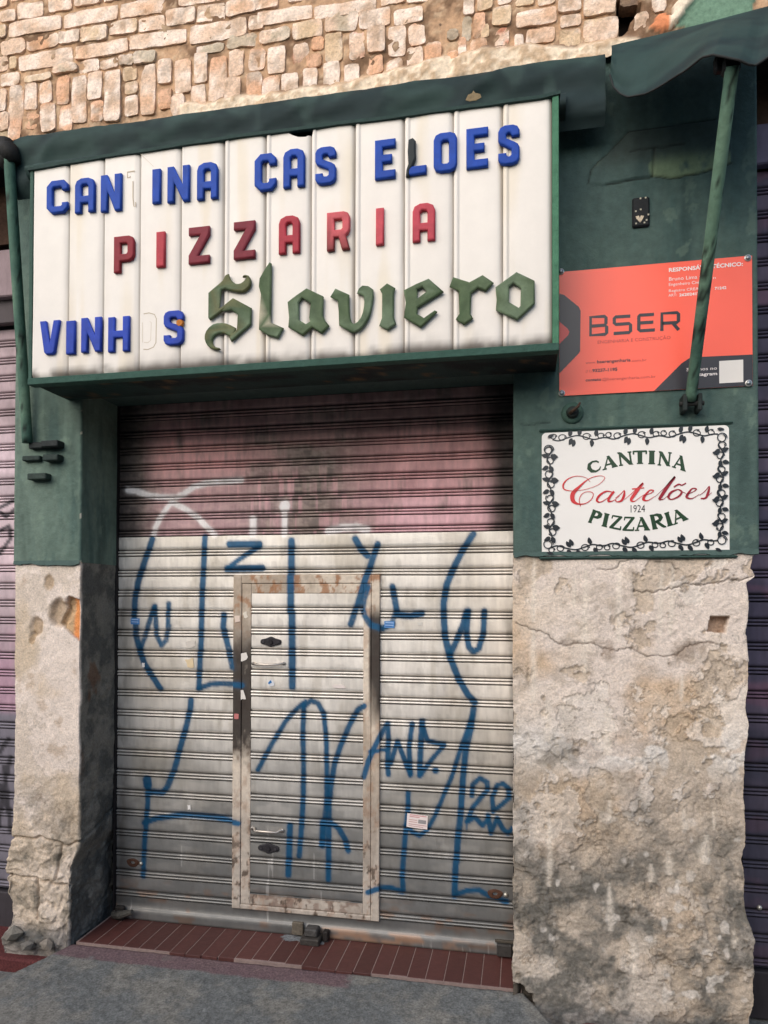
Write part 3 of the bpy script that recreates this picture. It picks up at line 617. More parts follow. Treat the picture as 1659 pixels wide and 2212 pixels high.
st(KD, [(660, 1400), (700, 1440), (750, 1470), (800, 1430), (850, 1340), (900, 1220), (960, 1080), (1000, 950), (1050, 800), (1090, 690)], 26)
st(KF, [(420, 805), (480, 782), (560, 780), (640, 805)], 30); st(KF, [(990, 825), (1060, 797), (1140, 795), (1200, 830), (1320, 868)], 30)
st(KD, [(1090, 1208), (1095, 1135), (1140, 1092), (1188, 1118), (1192, 1170), (1150, 1215), (1095, 1285), (1060, 1375)], 29); st(KD, [(1060, 1375), (1110, 1348), (1160, 1400), (1198, 1355)], 28)
st(KD, [(1235, 1190), (1252, 1140), (1290, 1127), (1328, 1160), (1332, 1220), (1285, 1262), (1228, 1308), (1222, 1205)], 28); st(KD, [(1195, 1330), (1206, 1400), (1214, 1448), (1255, 1352), (1290, 1420), (1325, 1450), (1352, 1420)], 28); st(KD, [(1058, 1380), (1056, 1430)], 8)
def paint(X, Y, Z, c, amt=1.0):
    """spray paint laid over colours c of points; the can was in front of the shutter"""
    U, V = proj(X, Y*0+YS-.01, Z)
    nz = fbm(X*60, Z*60, 201, 3); n8 = fbm(X*7, Z*7, 203, 3); n9 = fbm(X*120, Z*120, 204, 2)
    for pts, hw, k, s in STROKES:
        a = np.array(pts)
        sel = (U > a[:, 0].min()-hw*3) & (U < a[:, 0].max()+hw*3) & (V > a[:, 1].min()-hw*3) & (V < a[:, 1].max()+hw*3)
        if not sel.any(): continue
        d = seg_dist(U[sel], V[sel], pts)
        soft = 3.2 if k else 2.3; s = min(1.0, s*1.15) if not k else 1.25
        d = d+2.2*(nz[sel]-.5)+1.6*(n9[sel]-.5); t = ss(hw+soft, hw-soft, d)*s*(.66+.3*nz[sel]+.25*n8[sel])+.16*s*ss(hw*2.6, hw, d)*n9[sel]*1.4
        c[sel] = mix(c[sel], WHT if k else BLUE*(.8+.5*nz[sel])[..., None], np.clip(t, 0, .97)*amt)
    return c
ZR = lambda k: 1.8641-.1013*k      # upper line of rib k
PROF = [(.0, .004), (-.0010, .0105), (-.0048, .0105), (-.0060, -.0005), (-.0085, -.0045), (-.0125, -.0045), (-.0150, -.001), (-.0162, .009), (-.0188, .009), (-.0202, -.0005), (-.0235, -.0045), (-.0275, -.0045), (-.0300, -.001), (-.0312, .0105), (-.0346, .0105), (-.0356, 0)]
def slat(name, x0, x1, zt, zr, y, m, colf, parent, dx=.0052, label=None, k=1.0, tilt=.0):
    nf = max(4, int((zt-zr)/.0075)); zs = []; ys = []
    for i in range(nf):
        t = i/nf; zs.append(zt+(zr+.001-zt)*t); ys.append(-.0006*math.sin(math.pi*t)-tilt*t)
    for dz, dy in PROF: zs.append(zr+dz*k); ys.append(dy)
    nx = max(3, int((x1-x0)/dx)+1); xs = np.linspace(x0, x1, nx)
    X, Z = np.meshgrid(xs, np.array(zs)); Yp = np.meshgrid(xs, np.array(ys))[1]
    dent = .0045*(fbm(X*2.3, Z*3, 211, 3)-.5)+.0016*(fbm(X*9, Z*9, 212, 2)-.5)
    Z = Z+.0012*(fbm(X*3, Z*7, 213, 2)-.5)*2
    Yw = y+Yp+dent
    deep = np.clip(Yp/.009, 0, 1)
    c = colf(X, Z, deep)
    c = paint(X, Yw, Z, c)
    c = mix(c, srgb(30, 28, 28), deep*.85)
    return mesh(name, np.stack([X.ravel(), Yw.ravel(), Z.ravel()], 1), gridF(nx, len(zs)), m, parent, c.reshape(-1, 3), True, label)
def col_white(X, Z, deep):
    a = fbm(X*4, Z*4, 221, 4); b = fbm(X*16, Z*5, 222, 5, .6); e = fbm(X*90, Z*8, 223, 3, .6); g = fbm(X*7, Z*22, 224, 4)
    c = mix(srgb(236, 230, 221), srgb(216, 209, 198), ss(.4, .65, a))
    c = c*(.90+.2*e)[..., None]
    c = mix(c, srgb(176, 166, 148), ss(.55, .75, b)*.35)
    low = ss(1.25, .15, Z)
    c = mix(c, srgb(128, 130, 130), low*ss(.40, .62, g)*.6); c = mix(c, srgb(108, 110, 110), low*.85)  # foot grime, deepened to paint in the fade of light towards the ground
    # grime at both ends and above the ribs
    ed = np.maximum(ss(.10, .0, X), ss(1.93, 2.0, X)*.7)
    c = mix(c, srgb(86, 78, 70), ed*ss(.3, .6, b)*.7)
    c = mix(c, srgb(92, 84, 76), ss(.66, .74, fbm(X*26, Z*14, 225, 3))*.14)
    rust = ss(.62, .72, fbm(X*10, Z*30, 226, 3))*ss(.25, .1, Z); c = mix(c, srgb(140, 104, 78), rust*.5)
    scr = ss(.80, .82, fbm(X*55, Z*3, 227, 2))*(Z < .5); c = mix(c, srgb(216, 214, 210), scr*.4)
    return c
def col_pink(X, Z, deep):
    a = fbm(X*3, Z*3, 231, 4); b = fbm(X*22, Z*60, 232, 4, .6); e = fbm(X*70, Z*10, 233, 3, .6); pk = fbm(X*9, Z*2+np.floor(Z*11.8)*3.3, 234, 3)
    dirt = mix(srgb(162, 146, 136), srgb(124, 112, 106), ss(.35, .65, b)); pink = mix(srgb(244, 186, 182), srgb(230, 184, 190), ss(2.35, 2.0, Z))
    pink = mix(pink, srgb(178, 128, 128), ss(.4, .6, a)*.5)
    L = ss(.06, .28, X)*ss(1.15, .5, X)*ss(2.66, 2.45, Z)*(.55+.45*ss(2.15, 2.3, Z))
    Rr = ss(1.0, 1.5, X)*ss(1.97, 1.85, X+.05*(a-.5))*ss(2.62, 2.35, Z)
    T = .55*ss(2.3, 2.4, Z)*ss(.1, .3, X)*ss(1.95, 1.8, X)
    mid = ss(.25, .5, X)*ss(1.7, 1.2, X)*ss(.55, .62, fbm(X*40, np.floor(Z*11.8)*7.7, 235, 2))*ss(2.35, 2.2, Z)*.7
    w = np.clip(np.maximum(np.maximum(L, Rr), np.maximum(T, mid)), 0, 1)
    w = w*(.25+.75*ss(.25, .62, pk+.18*w+.3*(e-.5)))
    c = mix(dirt, pink, w)
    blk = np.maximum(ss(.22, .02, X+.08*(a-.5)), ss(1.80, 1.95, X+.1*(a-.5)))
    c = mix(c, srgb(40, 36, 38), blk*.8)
    c = mix(c, srgb(40, 36, 38), ss(2.45, 2.75, Z)*.4)  # top rows painted darker, adding to the shade below the sign box
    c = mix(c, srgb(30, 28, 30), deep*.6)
    return c*(.86+.28*e)[..., None]
sh = thing('roller_shutter', 'main roller shutter with wicket door, pink above, pale grey below with blue graffiti', 'roller shutter', (0, 0, 0))
j = 0
zu = 1.9636
while zu < 2.78:
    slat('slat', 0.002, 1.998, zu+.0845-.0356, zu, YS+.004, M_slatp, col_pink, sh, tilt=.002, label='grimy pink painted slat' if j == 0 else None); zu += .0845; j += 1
DX0, DX1 = atx(504.6, 1600, YS-.015), atx(820.6, 1600, YS-.015)
ztop = 1.9286
for k in range(0, 18):
    zt_k = ztop if k == 0 else ZR(k-1)-.0356
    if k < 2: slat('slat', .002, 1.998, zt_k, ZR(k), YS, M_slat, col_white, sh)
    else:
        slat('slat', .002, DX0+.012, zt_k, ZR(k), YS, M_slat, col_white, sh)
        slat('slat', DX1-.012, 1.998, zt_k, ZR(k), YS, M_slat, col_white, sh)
# bottom rail
zs = [ZR(17)-.0356, .10, .085, .06, .052, .048, .03, .012, .002]; ys = [0, 0, -.001, -.001, -.008, -.012, -.013, -.014, -.014]
xs = np.linspace(.002, 1.998, 360); X, Z = np.meshgrid(xs, zs); Yp = np.meshgrid(xs, ys)[1]+.003*(fbm(X*3, Z*4, 240, 3)-.5)
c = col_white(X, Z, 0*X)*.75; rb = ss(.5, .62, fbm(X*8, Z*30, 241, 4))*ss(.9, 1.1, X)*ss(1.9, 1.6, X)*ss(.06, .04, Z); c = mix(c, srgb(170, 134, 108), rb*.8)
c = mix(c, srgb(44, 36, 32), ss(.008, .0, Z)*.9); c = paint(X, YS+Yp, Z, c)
mesh('bottom_rail', np.stack([X.ravel(), (YS+Yp).ravel(), Z.ravel()], 1), gridF(360, len(zs)), M_slat, sh, c.reshape(-1, 3), True)
mb = MB(); mb.box(.0, 2.0, YS+.002, YS+.03, -.003, .10, 0, srgb(60, 55, 50)); mb.build('rail_back', M_iron, sh)
for x0, x1 in ((-.002, .006), (1.992, 2.004)):
    mb = MB(); mb.box(x0, x1, YS-.022, YS+.05, 0, 2.8, .001, srgb(30, 26, 28)); mb.build('guide_rail', M_iron, sh)
# wicket: fixed frame, then the door itself
YF = YS-.016
def bar(name, x0, x1, z0, z1, y0, y1, colf, parent, m=M_frame, st_=.005, label=None, lip=.0):
    nx = max(2, int((x1-x0)/st_)+1); nz = max(2, int((z1-z0)/st_)+1)
    xs = np.concatenate([[x0, x0, x0], np.linspace(x0+.0015, x1-.0015, nx), [x1, x1, x1]]); yx = np.concatenate([[y1, (y0+y1)/2, y0+.0015], np.full(nx, y0), [y0+.0015, (y0+y1)/2, y1]])
    zs = np.concatenate([[z0, z0], np.linspace(z0+.0015, z1-.0015, nz), [z1, z1]]); yz = np.concatenate([[y1, y0+.0015], np.full(nz, y0), [y0+.0015, y1]])
    X, Z = np.meshgrid(xs, zs); Y = np.maximum(np.meshgrid(yx, zs)[0], np.meshgrid(xs, yz)[1])
    Y = Y+(.0012*(fbm(X*40, Z*40, 251, 3)-.5))*(Y < y1-1e-6)
    c = paint(X, Y, Z, colf(X, Z))
    return mesh(name, np.stack([X.ravel(), Y.ravel(), Z.ravel()], 1), gridF(len(xs), len(zs)), m, parent, c.reshape(-1, 3), False, label)
def col_frame(X, Z):
    a = fbm(X*12, Z*4, 261, 4); b = fbm(X*30, Z*18, 262, 5, .65); e = fbm(X*70, Z*40, 263, 4)
    c = mix(srgb(216, 202, 184), srgb(176, 160, 142), ss(.4, .65, a)); c = mix(c, srgb(152, 146, 140), ss(1.0, .3, Z)*.55)
    c = mix(c, srgb(160, 112, 76), ss(.50, .64, b)*(.35+.65*ss(1.45, 1.68, Z))*.85)
    lb = ss(1.60, 1.30, Z+.25*(a-.5))*ss(.74, 1.0, Z+.2*(b-.5))*(X < .8)*(.85+.15*ss(1.35, 1.1, Z)); rb_ = ss(1.62, 1.5, Z)*ss(.98, 1.2, Z+.3*(a-.5))*ss(atx(797, 1500, YS), atx(803, 1500, YS), X); blk = np.maximum(lb*ss(.12, .34, a*.5+b*.5), rb_*.95)
    c = mix(c, srgb(38, 32, 30), np.clip(blk*1.1, 0, .94))
    c = mix(c, srgb(62, 52, 44), ss(.56, .64, b*.6+e*.4)*ss(.75, .3, Z)*.8)
    return c
fo = [(at(504.6, 1243, YF)[0], at(522, 1243, YF)[0]), (at(803, 1243, YF)[0], at(820.6, 1243, YF)[0])]
z_ft = at(505, 1244.6, YF)[2]; z_f2 = at(505, 1262, YF)[2]; z_fi = at(545, 1283, YF)[2]; z_fb = at(503, 1963, YF)[2]; z_fb2 = z_fb+.022; z_fbi = at(545, 1932, YF)[2]
xi0, xi1 = at(543, 1600, YF)[0], at(786, 1600, YF)[0]
bar('wicket_frame', fo[0][0], fo[0][1], z_fb, z_ft, YF, YS+.01, col_frame, sh, label='rusty outer upright of the wicket frame')
bar('wicket_frame', fo[1][0], fo[1][1], z_fb, z_ft, YF, YS+.01, col_frame, sh)
bar('wicket_frame', fo[0][1]+.0005, fo[1][0]-.0005, z_f2, z_ft, YF+.001, YS+.01, col_frame, sh)
bar('wicket_frame', fo[0][1]+.0005, fo[1][0]-.0005, z_fb, z_fb2, YF+.001, YS+.01, col_frame, sh)
door = bpy.data.objects.new('wicket_door', None); link(door, sh)
YD = YF+.003
bar('stile', fo[0][1]+.003, xi0, z_fb2+.002, z_f2-.002, YD, YS+.01, col_frame, door); bar('stile', xi1, fo[1][0]-.003, z_fb2+.002, z_f2-.002, YD, YS+.01, col_frame, door)
bar('door_rail', xi0+.0005, xi1-.0005, z_fi, z_f2-.002, YD+.001, YS+.01, col_frame, door)
def col_low(X, Z):
    c = col_frame(X, Z); return mix(c, srgb(120, 96, 84), ss(.5, .6, fbm(X*30, Z*40, 265, 4))*.6)
bar('door_rail', xi0+.0005, xi1-.0005, z_fb2+.002, z_fbi, YD+.001, YS+.01, col_low, door)
zd0 = z_fi
for k in range(2, 18):
    zr = ZR(k)+.018
    if zr > z_fi-.02: continue
    if zr-.0356 < z_fbi:
        break
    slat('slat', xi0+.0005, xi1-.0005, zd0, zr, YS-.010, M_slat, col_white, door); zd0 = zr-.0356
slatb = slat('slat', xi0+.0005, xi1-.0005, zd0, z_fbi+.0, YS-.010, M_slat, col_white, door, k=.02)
# handles, lock plates
def handle(u0, v0, u1, v1, parent):
    a = at(u0, v0, YS-.013); b = at(u1, v1, YS-.013); mb = MB()
    pts = [(a[0], YS-.014, a[2]), (a[0]+.012, YS-.016, a[2]), (a[0]+.022, YS-.040, a[2]-.004), (b[0]-.022, YS-.040, b[2]-.004), (b[0]-.012, YS-.016, b[2]), (b[0], YS-.014, b[2])]
    mb.tube(pts, [.007, .0065, .0055, .0055, .0065, .007], 10, c=srgb(205, 196, 186))
    for p in (a, b): mb.tube([(p[0], YS-.011, p[2]), (p[0], YS-.018, p[2])], .0085, 10, c=srgb(190, 184, 176))
    mb.build('handle', M_chrome, parent, True)
handle(548, 1434, 615, 1434, door); handle(548, 1790, 613, 1795, door)
def lockplate(u, v, parent):
    x, y, z = at(u, v, YS-.013); mb = MB(); n = 40; out = []
    for i in range(n):
        t = 2*math.pi*i/n; ex = .054*math.cos(t); ez = .0165*math.sin(t)
        r = .0165+.009*math.exp(-(ex/.017)**2); out.append((x+ex*.98, z+(math.copysign(abs(math.sin(t))**.55, math.sin(t)))*r))
    V = [(a, YS-.012, b) for a, b in out]+[(a, YS-.018, b) for a, b in out]+[(x+(a-x)*.9, YS-.020, z+(b-z)*.85) for a, b in out]
    F = [[i, (i+1) % n, n+(i+1) % n, n+i] for i in range(n)]+[[n+i, n+(i+1) % n, 2*n+(i+1) % n, 2*n+i] for i in range(n)]+[[2*n+i for i in range(n)]]
    mb.add(V, F, srgb(46, 44, 48)); mb.tube([(x, YS-.019, z), (x, YS-.026, z)], .011, 16, c=srgb(38, 36, 40))
    for s in (-1, 1): mb.tube([(x+s*.037, YS-.019, z), (x+s*.037, YS-.024, z)], .0065, 12, c=srgb(58, 56, 60))
    mb.build('lock_plate', M_iron, parent, False)
lockplate(586.5, 1387.5, door); lockplate(583.5, 1833, door)
# stickers on the metal (printed paper, flat)
def sticker(u, v, w, h, c, parent, rag=0, ang=0, y=YS-.0035, marks=None, label=None):
    x, _, z = at(u, v, y); sx = at(u+1, v, y)[0]-x; hw, hh = w*sx/2, h*sx/2; rr = random.Random(int(u*7+v))
    pts = [(-hw, -hh), (0, -hh), (hw, -hh), (hw, 0), (hw, hh), (0, hh), (-hw, hh), (-hw, 0)]
    pts = [(a+rr.uniform(-1, 1)*rag*hw, b+rr.uniform(-1, 1)*rag*hh) for a, b in pts]; ca, sa = math.cos(ang), math.sin(ang)
    pts = [(x+a*ca-b*sa, z+a*sa+b*ca) for a, b in pts]; n = len(pts)
    mb = MB(); mb.add([(a, y, b) for a, b in pts]+[(a, y-.0006, b) for a, b in pts], [[i, (i+1) % n, n+(i+1) % n, n+i] for i in range(n)]+[[n+i for i in range(n)]], c)
    if marks:
        for (mx0, mx1, mz0, mz1, mc) in marks:
            q = [(mx0, mz0), (mx1, mz0), (mx1, mz1), (mx0, mz1)]; q = [(x+(a*hw)*ca-(b*hh)*sa, z+(a*hw)*sa+(b*hh)*ca) for a, b in q]
            mb.add([(a, y-.0012, b) for a, b in q], [[0, 1, 2, 3]], mc)
    mb.build('sticker', M_print, parent, label=label)
bl = srgb(86, 140, 200); wh = srgb(226, 220, 212)
bm_ = [(-.8, .8, .45, .62, srgb(190, 214, 236)), (-.8, .6, .1, .25, srgb(40, 80, 150)), (-.8, .8, -.3, -.15, srgb(190, 214, 236)), (-.8, .5, -.65, -.5, srgb(40, 80, 150))]
sticker(292.5, 1344.5, 19, 12, bl, sh, .04, -.02, marks=bm_, label='small blue sticker'); sticker(842, 1349, 22, 14, bl, sh, .03, -.03, marks=bm_)
bc = [(-.75, .2, .55, .68, srgb(206, 150, 150)), (-.75, .85, .8, .9, srgb(206, 130, 130)), (.1, .85, -.25, .3, srgb(150, 146, 146)), (-.8, 0, .1, .2, srgb(200, 160, 155)), (-.8, 0, -.2, -.1, srgb(200, 160, 155)), (-.8, .9, -.55, -.45, srgb(190, 150, 150)), (-.8, .6, -.8, -.72, srgb(190, 150, 150))]
sticker(904, 1774, 45, 29, srgb(232, 218, 214), sh, .02, -.07, marks=bc, label='pale printed label with tiny text')
for u, v, w, h, c, rag, ang, y in ((524.5, 1421, 20, 15, wh, .25, .1, YD-.002), (523.5, 1503, 14, 22, wh, .3, .3, YD-.002), (512.5, 1549, 9, 11, srgb(196, 120, 118), .15, 0, YF-.002), (513.5, 1338, 11, 13, srgb(224, 205, 190), .15, .1, YF-.002), (530.5, 1330, 8, 11, srgb(224, 215, 200), .3, .3, YD-.002), (411, 1435, 15, 16, srgb(226, 204, 166), .3, .2, YS-.0035), (414.5, 1393, 18, 12, srgb(214, 206, 196), .35, .3, YS-.0035),
                               (586.5, 1477, 12, 11, srgb(214, 216, 220), .3, .4, YS-.0145), (732, 1484, 24, 7, srgb(226, 214, 208), .3, 0, YS-.0145), (411, 1746, 5, 9, srgb(235, 232, 228), .3, .1, YS-.0035), (311, 1439, 6, 8, srgb(230, 226, 224), .3, 0, YS-.0035), (908, 1347, 12, 7, srgb(214, 210, 202), .35, 0, YS-.0035)):
    sticker(u, v, w, h, c, sh, rag, ang, y)
sticker(585, 1475, 7, 6, srgb(40, 110, 170), sh, .5, .6, YS-.0155)
# lock cylinders near the bottom and floor latches
for u, v, u2 in ((290, 1866, 307.5), (1073, 1930, 1096)):
    x, _, z = at(u, v, YS-.003); mb = MB(); n = 26
    V = []; F = []
    for rr_, yy, cz in ((1.0, -.001, 0), (.85, -.003, 0), (.4, -.004, 0), (.3, .004, 0)):
        for i in range(n):
            t = 2*math.pi*i/n; V.append((x+.034*rr_*math.cos(t)*(1+.1*math.sin(3*t)), YS-.002+yy, z+.022*rr_*math.sin(t)))
    for r_ in range(3): F += [[r_*n+i, r_*n+(i+1) % n, (r_+1)*n+(i+1) % n, (r_+1)*n+i] for i in range(n)]
    F.append([3*n+i for i in range(n)]); mb.add(V, F, srgb(84, 56, 42)); mb.build('lock_hole', M_iron, sh)
    x, _, z = at(u2, v+2, YS-.003); mb = MB(); mb.tube([(x, YS+.002, z), (x, YS-.006, z), (x, YS-.010, z)], [.010, .010, .005], 12, c=srgb(206, 202, 190)); mb.build('rivet', M_chrome, sh, True)
# main floor latch
x0 = atx(632, 2003, YS-.05); x1 = atx(712, 2003, YS-.05)
mb = MB(); mb.box(x0, x0+.055, YS-.035, YS-.016, .012, .072, .003, srgb(104, 96, 84)); mb.box(x0+.06, x1-.03, YS-.10, YS-.02, -.002, .030, .005, srgb(62, 58, 54)); mb.box(x0+.075, x1-.045, YS-.08, YS-.02, .031, .066, .006, srgb(74, 72, 70)); mb.box(x1-.026, x1, YS-.055, YS-.016, .004, .05, .004, srgb(40, 36, 34)); mb.build('floor_latch', M_iron, sh, label='dark iron floor latch at the middle')
x0 = atx(1077, 2035, YS-.04); x1 = atx(1110, 2035, YS-.04)
mb = MB(); mb.box(x0, x1, YS-.045, YS-.016, .01, .065, .005, srgb(64, 62, 60)); mb.box(x0-.008, x1+.01, YS-.03, YS-.017, .066, .078, .002, srgb(80, 74, 66)); mb.build('floor_latch', M_iron, sh)
mb = MB(); mb.tube([(.01, YS-.02, .02), (.06, YS-.05, .035), (.13, YS-.06, .06)], [.022, .02, .012], 8, c=srgb(86, 84, 78)); mb.box(.02, .07, YS-.04, YS-.016, .0, .07, .006, srgb(48, 44, 40)); mb.build('floor_latch', M_iron, sh)

# ---- neighbouring shutters
def col_left(X, Z, deep):
    a = fbm(X*5, Z*5, 271, 4); b = fbm(X*30, Z*10, 272, 4)
    c = mix(srgb(206, 184, 190), srgb(172, 140, 156), ss(1.8, 1.2, Z+.4*(a-.5))); c = mix(c, srgb(160, 146, 150), ss(.5, .6, a)*.5)
    c = mix(c, srgb(116, 112, 122), ss(1.06, 1.0, Z)); c = mix(c, srgb(150, 128, 130), ss(2.35, 2.6, Z)*.6)
    for q, w in (([(0, 1110), (14, 1120), (30, 1105)], 4), ([(0, 1150), (20, 1140), (24, 1165), (0, 1200)], 4), ([(0, 1100), (30, 1085)], 4), ([(25, 1640), (8, 1720), (0, 1790)], 5), ([(0, 1700), (24, 1760)], 6), ([(0, 1630), (20, 1600)], 5), ([(12, 1660), (26, 1800)], 5)):
        U, V = proj(X, 0*X+.25, Z); c = mix(c, srgb(52, 50, 56), ss(w+1.5, w-1.5, seg_dist(U, V, q))*.9)
    return c*(.85+.3*b)[..., None]
def col_right(X, Z, deep):
    a = fbm(X*5, Z*5, 281, 4); b = fbm(X*120, Z*6, 282, 4)
    c = mix(srgb(92, 82, 100), srgb(70, 66, 84), ss(.4, .6, a)); c = mix(c, srgb(110, 80, 98), ss(.58, .7, fbm(X*6, Z*9, 283, 3))*.7); c = mix(c, srgb(58, 58, 70), ss(1.3, .9, Z)*.6)
    return c*(.75+.45*b)[..., None]
_S = STROKES; STROKES = []
ls = thing('roller_shutter', 'pale pink neighbouring roller shutter left of the narrow pier', 'roller shutter')
zu = .16; pitch = .0905
mb = MB(); mb.box(-1.9, -.345, .245, .30, -.13, .10, .004, srgb(60, 56, 60)); mb.build('bottom_rail', M_slatp, ls)
while zu < 3.02:
    slat('slat', -1.9, -.345, zu+pitch-.0356 if zu > .2 else zu+pitch-.0356, zu, .25, M_slatp, col_left, ls, dx=.012, k=1.0); zu += pitch
mb = MB(); mb.box(-1.9, -.36, .20, .24, zu-.02, zu+.10, .004, srgb(74, 66, 68)); mb.box(-1.9, -.36, .16, .23, zu+.10, zu+.34, .006, srgb(150, 130, 134)); mb.build('shutter_box', M_slatp, ls)
rs = thing('roller_shutter', 'dark purple neighbouring roller shutter right of the wide pier', 'roller shutter')
zu = .12
mb = MB(); mb.box(2.94, 4.4, .245, .30, -.13, .065, .004, srgb(50, 46, 50)); mb.build('bottom_rail', M_slatp, rs)
while zu < 3.38:
    slat('slat', 2.94, 4.4, zu+.1013-.0356, zu, .25, M_slatp, col_right, rs, dx=.010, k=1.0); zu += .1013
mb = MB(); mb.box(2.94, 4.4, .20, .245, zu-.03, zu+.14, .006, srgb(96, 90, 112)); mb.build('shutter_box', M_slatp, rs)
x, _, z = at(1645, 1958, .24); mb = MB(); mb.tube([(x, .25, z), (x, .238, z)], [.012, .008], 10, c=srgb(206, 202, 190)); mb.build('rivet', M_chrome, rs, True)
STROKES = _S
# ================================================================== LETTERING HELPERS
def glyph(name, polys, y_front, depth, bevel, m, parent, c, label=None, colf=None, res=2):
    """polys: closed outlines in (x, z) world; solid from y_front back by depth, with a chamfered front arris"""
    cu = bpy.data.curves.new(name, 'CURVE'); cu.dimensions = '2D'; cu.fill_mode = 'BOTH'
    for p in polys:
        s = cu.splines.new('POLY'); s.points.add(len(p)-1)
        for q, (a, b) in zip(s.points, p): q.co = (a, b, 0, 1)
        s.use_cyclic_u = True
    cu.extrude = max(depth/2-bevel, 0); cu.bevel_depth = bevel; cu.bevel_resolution = res if bevel else 0; cu.offset = -bevel
    o = bpy.data.objects.new(name, cu); me = bpy.data.meshes.new_from_object(o); bpy.data.objects.remove(o); bpy.data.curves.remove(cu)
    V = np.zeros(len(me.vertices)*3); me.vertices.foreach_get('co', V); V = V.reshape(-1, 3)
    W_ = np.stack([V[:, 0], y_front+depth/2-V[:, 2], V[:, 1]], 1); me.vertices.foreach_set('co', W_.ravel()); me.update()
    me.name = name
    cc = np.ones((len(W_), 4)); cc[:, :3] = colf(W_[:, 0], W_[:, 2]) if colf else c
    a = me.color_attributes.new('Col', 'FLOAT_COLOR', 'POINT'); a.data.foreach_set('color', cc.ravel())
    me.materials.clear(); me.materials.append(m)
    o = bpy.data.objects.new(name, me); link(o, parent)
    if label: o['label'] = label
    return o
def block(ch, w):
    t = 2.05
    G = {
     'C': [[(w, 6.9), (w, 8.6), (w-1.4, 10), (1.7, 10), (0, 8.3), (0, 1.7), (1.7, 0), (w-1.4, 0), (w, 1.4), (w, 3.1), (w-t, 3.1), (w-t, 2.4), (w-2.4, t), (2.5, t), (t, 2.5), (t, 7.5), (2.5, 10-t), (w-2.4, 10-t), (w-t, 7.6), (w-t, 6.9)]],
     'A': [[(0, 0), (0, 8), (.5, 9.3), (2, 10), (w-2, 10), (w-.5, 9.3), (w, 8), (w, 0), (w-t, 0), (w-t, 2.8), (t, 2.8), (t, 0)], [(t, 4.8), (w-t, 4.8), (w-t, 7.6), (w-2.5, 8.1), (2.5, 8.1), (t, 7.6)]],
     'N': [[(0, 0), (0, 10), (1.95, 10), (w-t, 4.6), (w-t, 10), (w, 10), (w, 0), (w-1.95, 0), (t, 5.4), (t, 0)]],
     'I': [[(0, 0), (0, 10), (w, 10), (w, 0)]],
     'S': [[(w, 7.1), (w, 8.5), (w-.5, 9.5), (w-1.6, 10), (1.6, 10), (.5, 9.5), (0, 8.5), (0, 6.3), (.4, 5.5), (1.2, 5), (w-t, 3.9), (w-t, 2.4), (w-2.5, t), (2.5, t), (t, 2.4), (t, 3.0), (0, 3.0), (0, 1.5), (.5, .5), (1.6, 0), (w-1.6, 0), (w-.5, .5), (w, 1.5), (w, 4.2), (w-.4, 5.0), (w-1.2, 5.6), (t, 6.7), (t, 7.6), (2.5, 10-t), (w-2.5, 10-t), (w-t, 7.6), (w-t, 7.1)]],
     'E': [[(0, 0), (0, 10), (w, 10), (w, 10-t), (t, 10-t), (t, 6.1), (w-.9, 6.1), (w-.9, 4.1), (t, 4.1), (t, t), (w, t), (w, 0)]],
     'O': [[(0, 1.7), (0, 8.3), (.5, 9.5), (1.7, 10), (w-1.7, 10), (w-.5, 9.5), (w, 8.3), (w, 1.7), (w-.5, .5), (w-1.7, 0), (1.7, 0), (.5, .5)], [(t, 2.4), (2.5, t), (w-2.5, t), (w-t, 2.4), (w-t, 7.6), (w-2.5, 10-t), (2.5, 10-t), (t, 7.6)]],
     'P': [[(0, 0), (0, 10), (w-1.6, 10), (w-.5, 9.5), (w, 8.4), (w, 4.6), (w-.5, 3.5), (w-1.6, 3), (t, 3), (t, 0)], [(t, 5), (w-2.4, 5), (w-t, 5.4), (w-t, 7.6), (w-2.4, 8), (t, 8)]],
     'R': [[(0, 0), (0, 10), (w-1.6, 10), (w-.5, 9.5), (w, 8.4), (w, 5.3), (w-.4, 4.3), (w-1.1, 3.7), (w, 0), (w-t-.1, 0), (w-3.1, 3.4), (t, 3.4), (t, 0)], [(t, 5.3), (w-2.4, 5.3), (w-t, 5.7), (w-t, 7.7), (w-2.4, 8.1), (t, 8.1)]],
     'Z': [[(0, 10), (w, 10), (w, 7.7), (2.6, 2.1), (w, 2.1), (w, 0), (0, 0), (0, 2.3), (w-2.6, 7.9), (0, 7.9)]],
     'V': [[(0, 10), (2, 10), (w/2, 3.0), (w-2, 10), (w, 10), (w-1.5, .7), (w-2.1, 0), (2.1, 0), (1.5, .7)]],
     'H': [[(0, 0), (0, 10), (t, 10), (t, 6), (w-t, 6), (w-t, 10), (w, 10), (w, 0), (w-t, 0), (w-t, 4), (t, 4), (t, 0)]],
     'L': [[(0, 0), (0, 2), (w, 2), (w, 0)]]}
    return G[ch]
def catmull(pts, n=6):
    P = [pts[0]]+list(pts)+[pts[-1]]; out = []
    for i in range(1, len(P)-2):
        for k in range(n):
            t = k/n; out.append(tuple(.5*(2*b+(c_-a)*t+(2*a-5*b+4*c_-d)*t*t+(3*b-a-3*c_+d)*t**3) for a, b, c_, d in zip(P[i-1], P[i], P[i+1], P[i+2])))
    out.append(tuple(P[-2])); return out
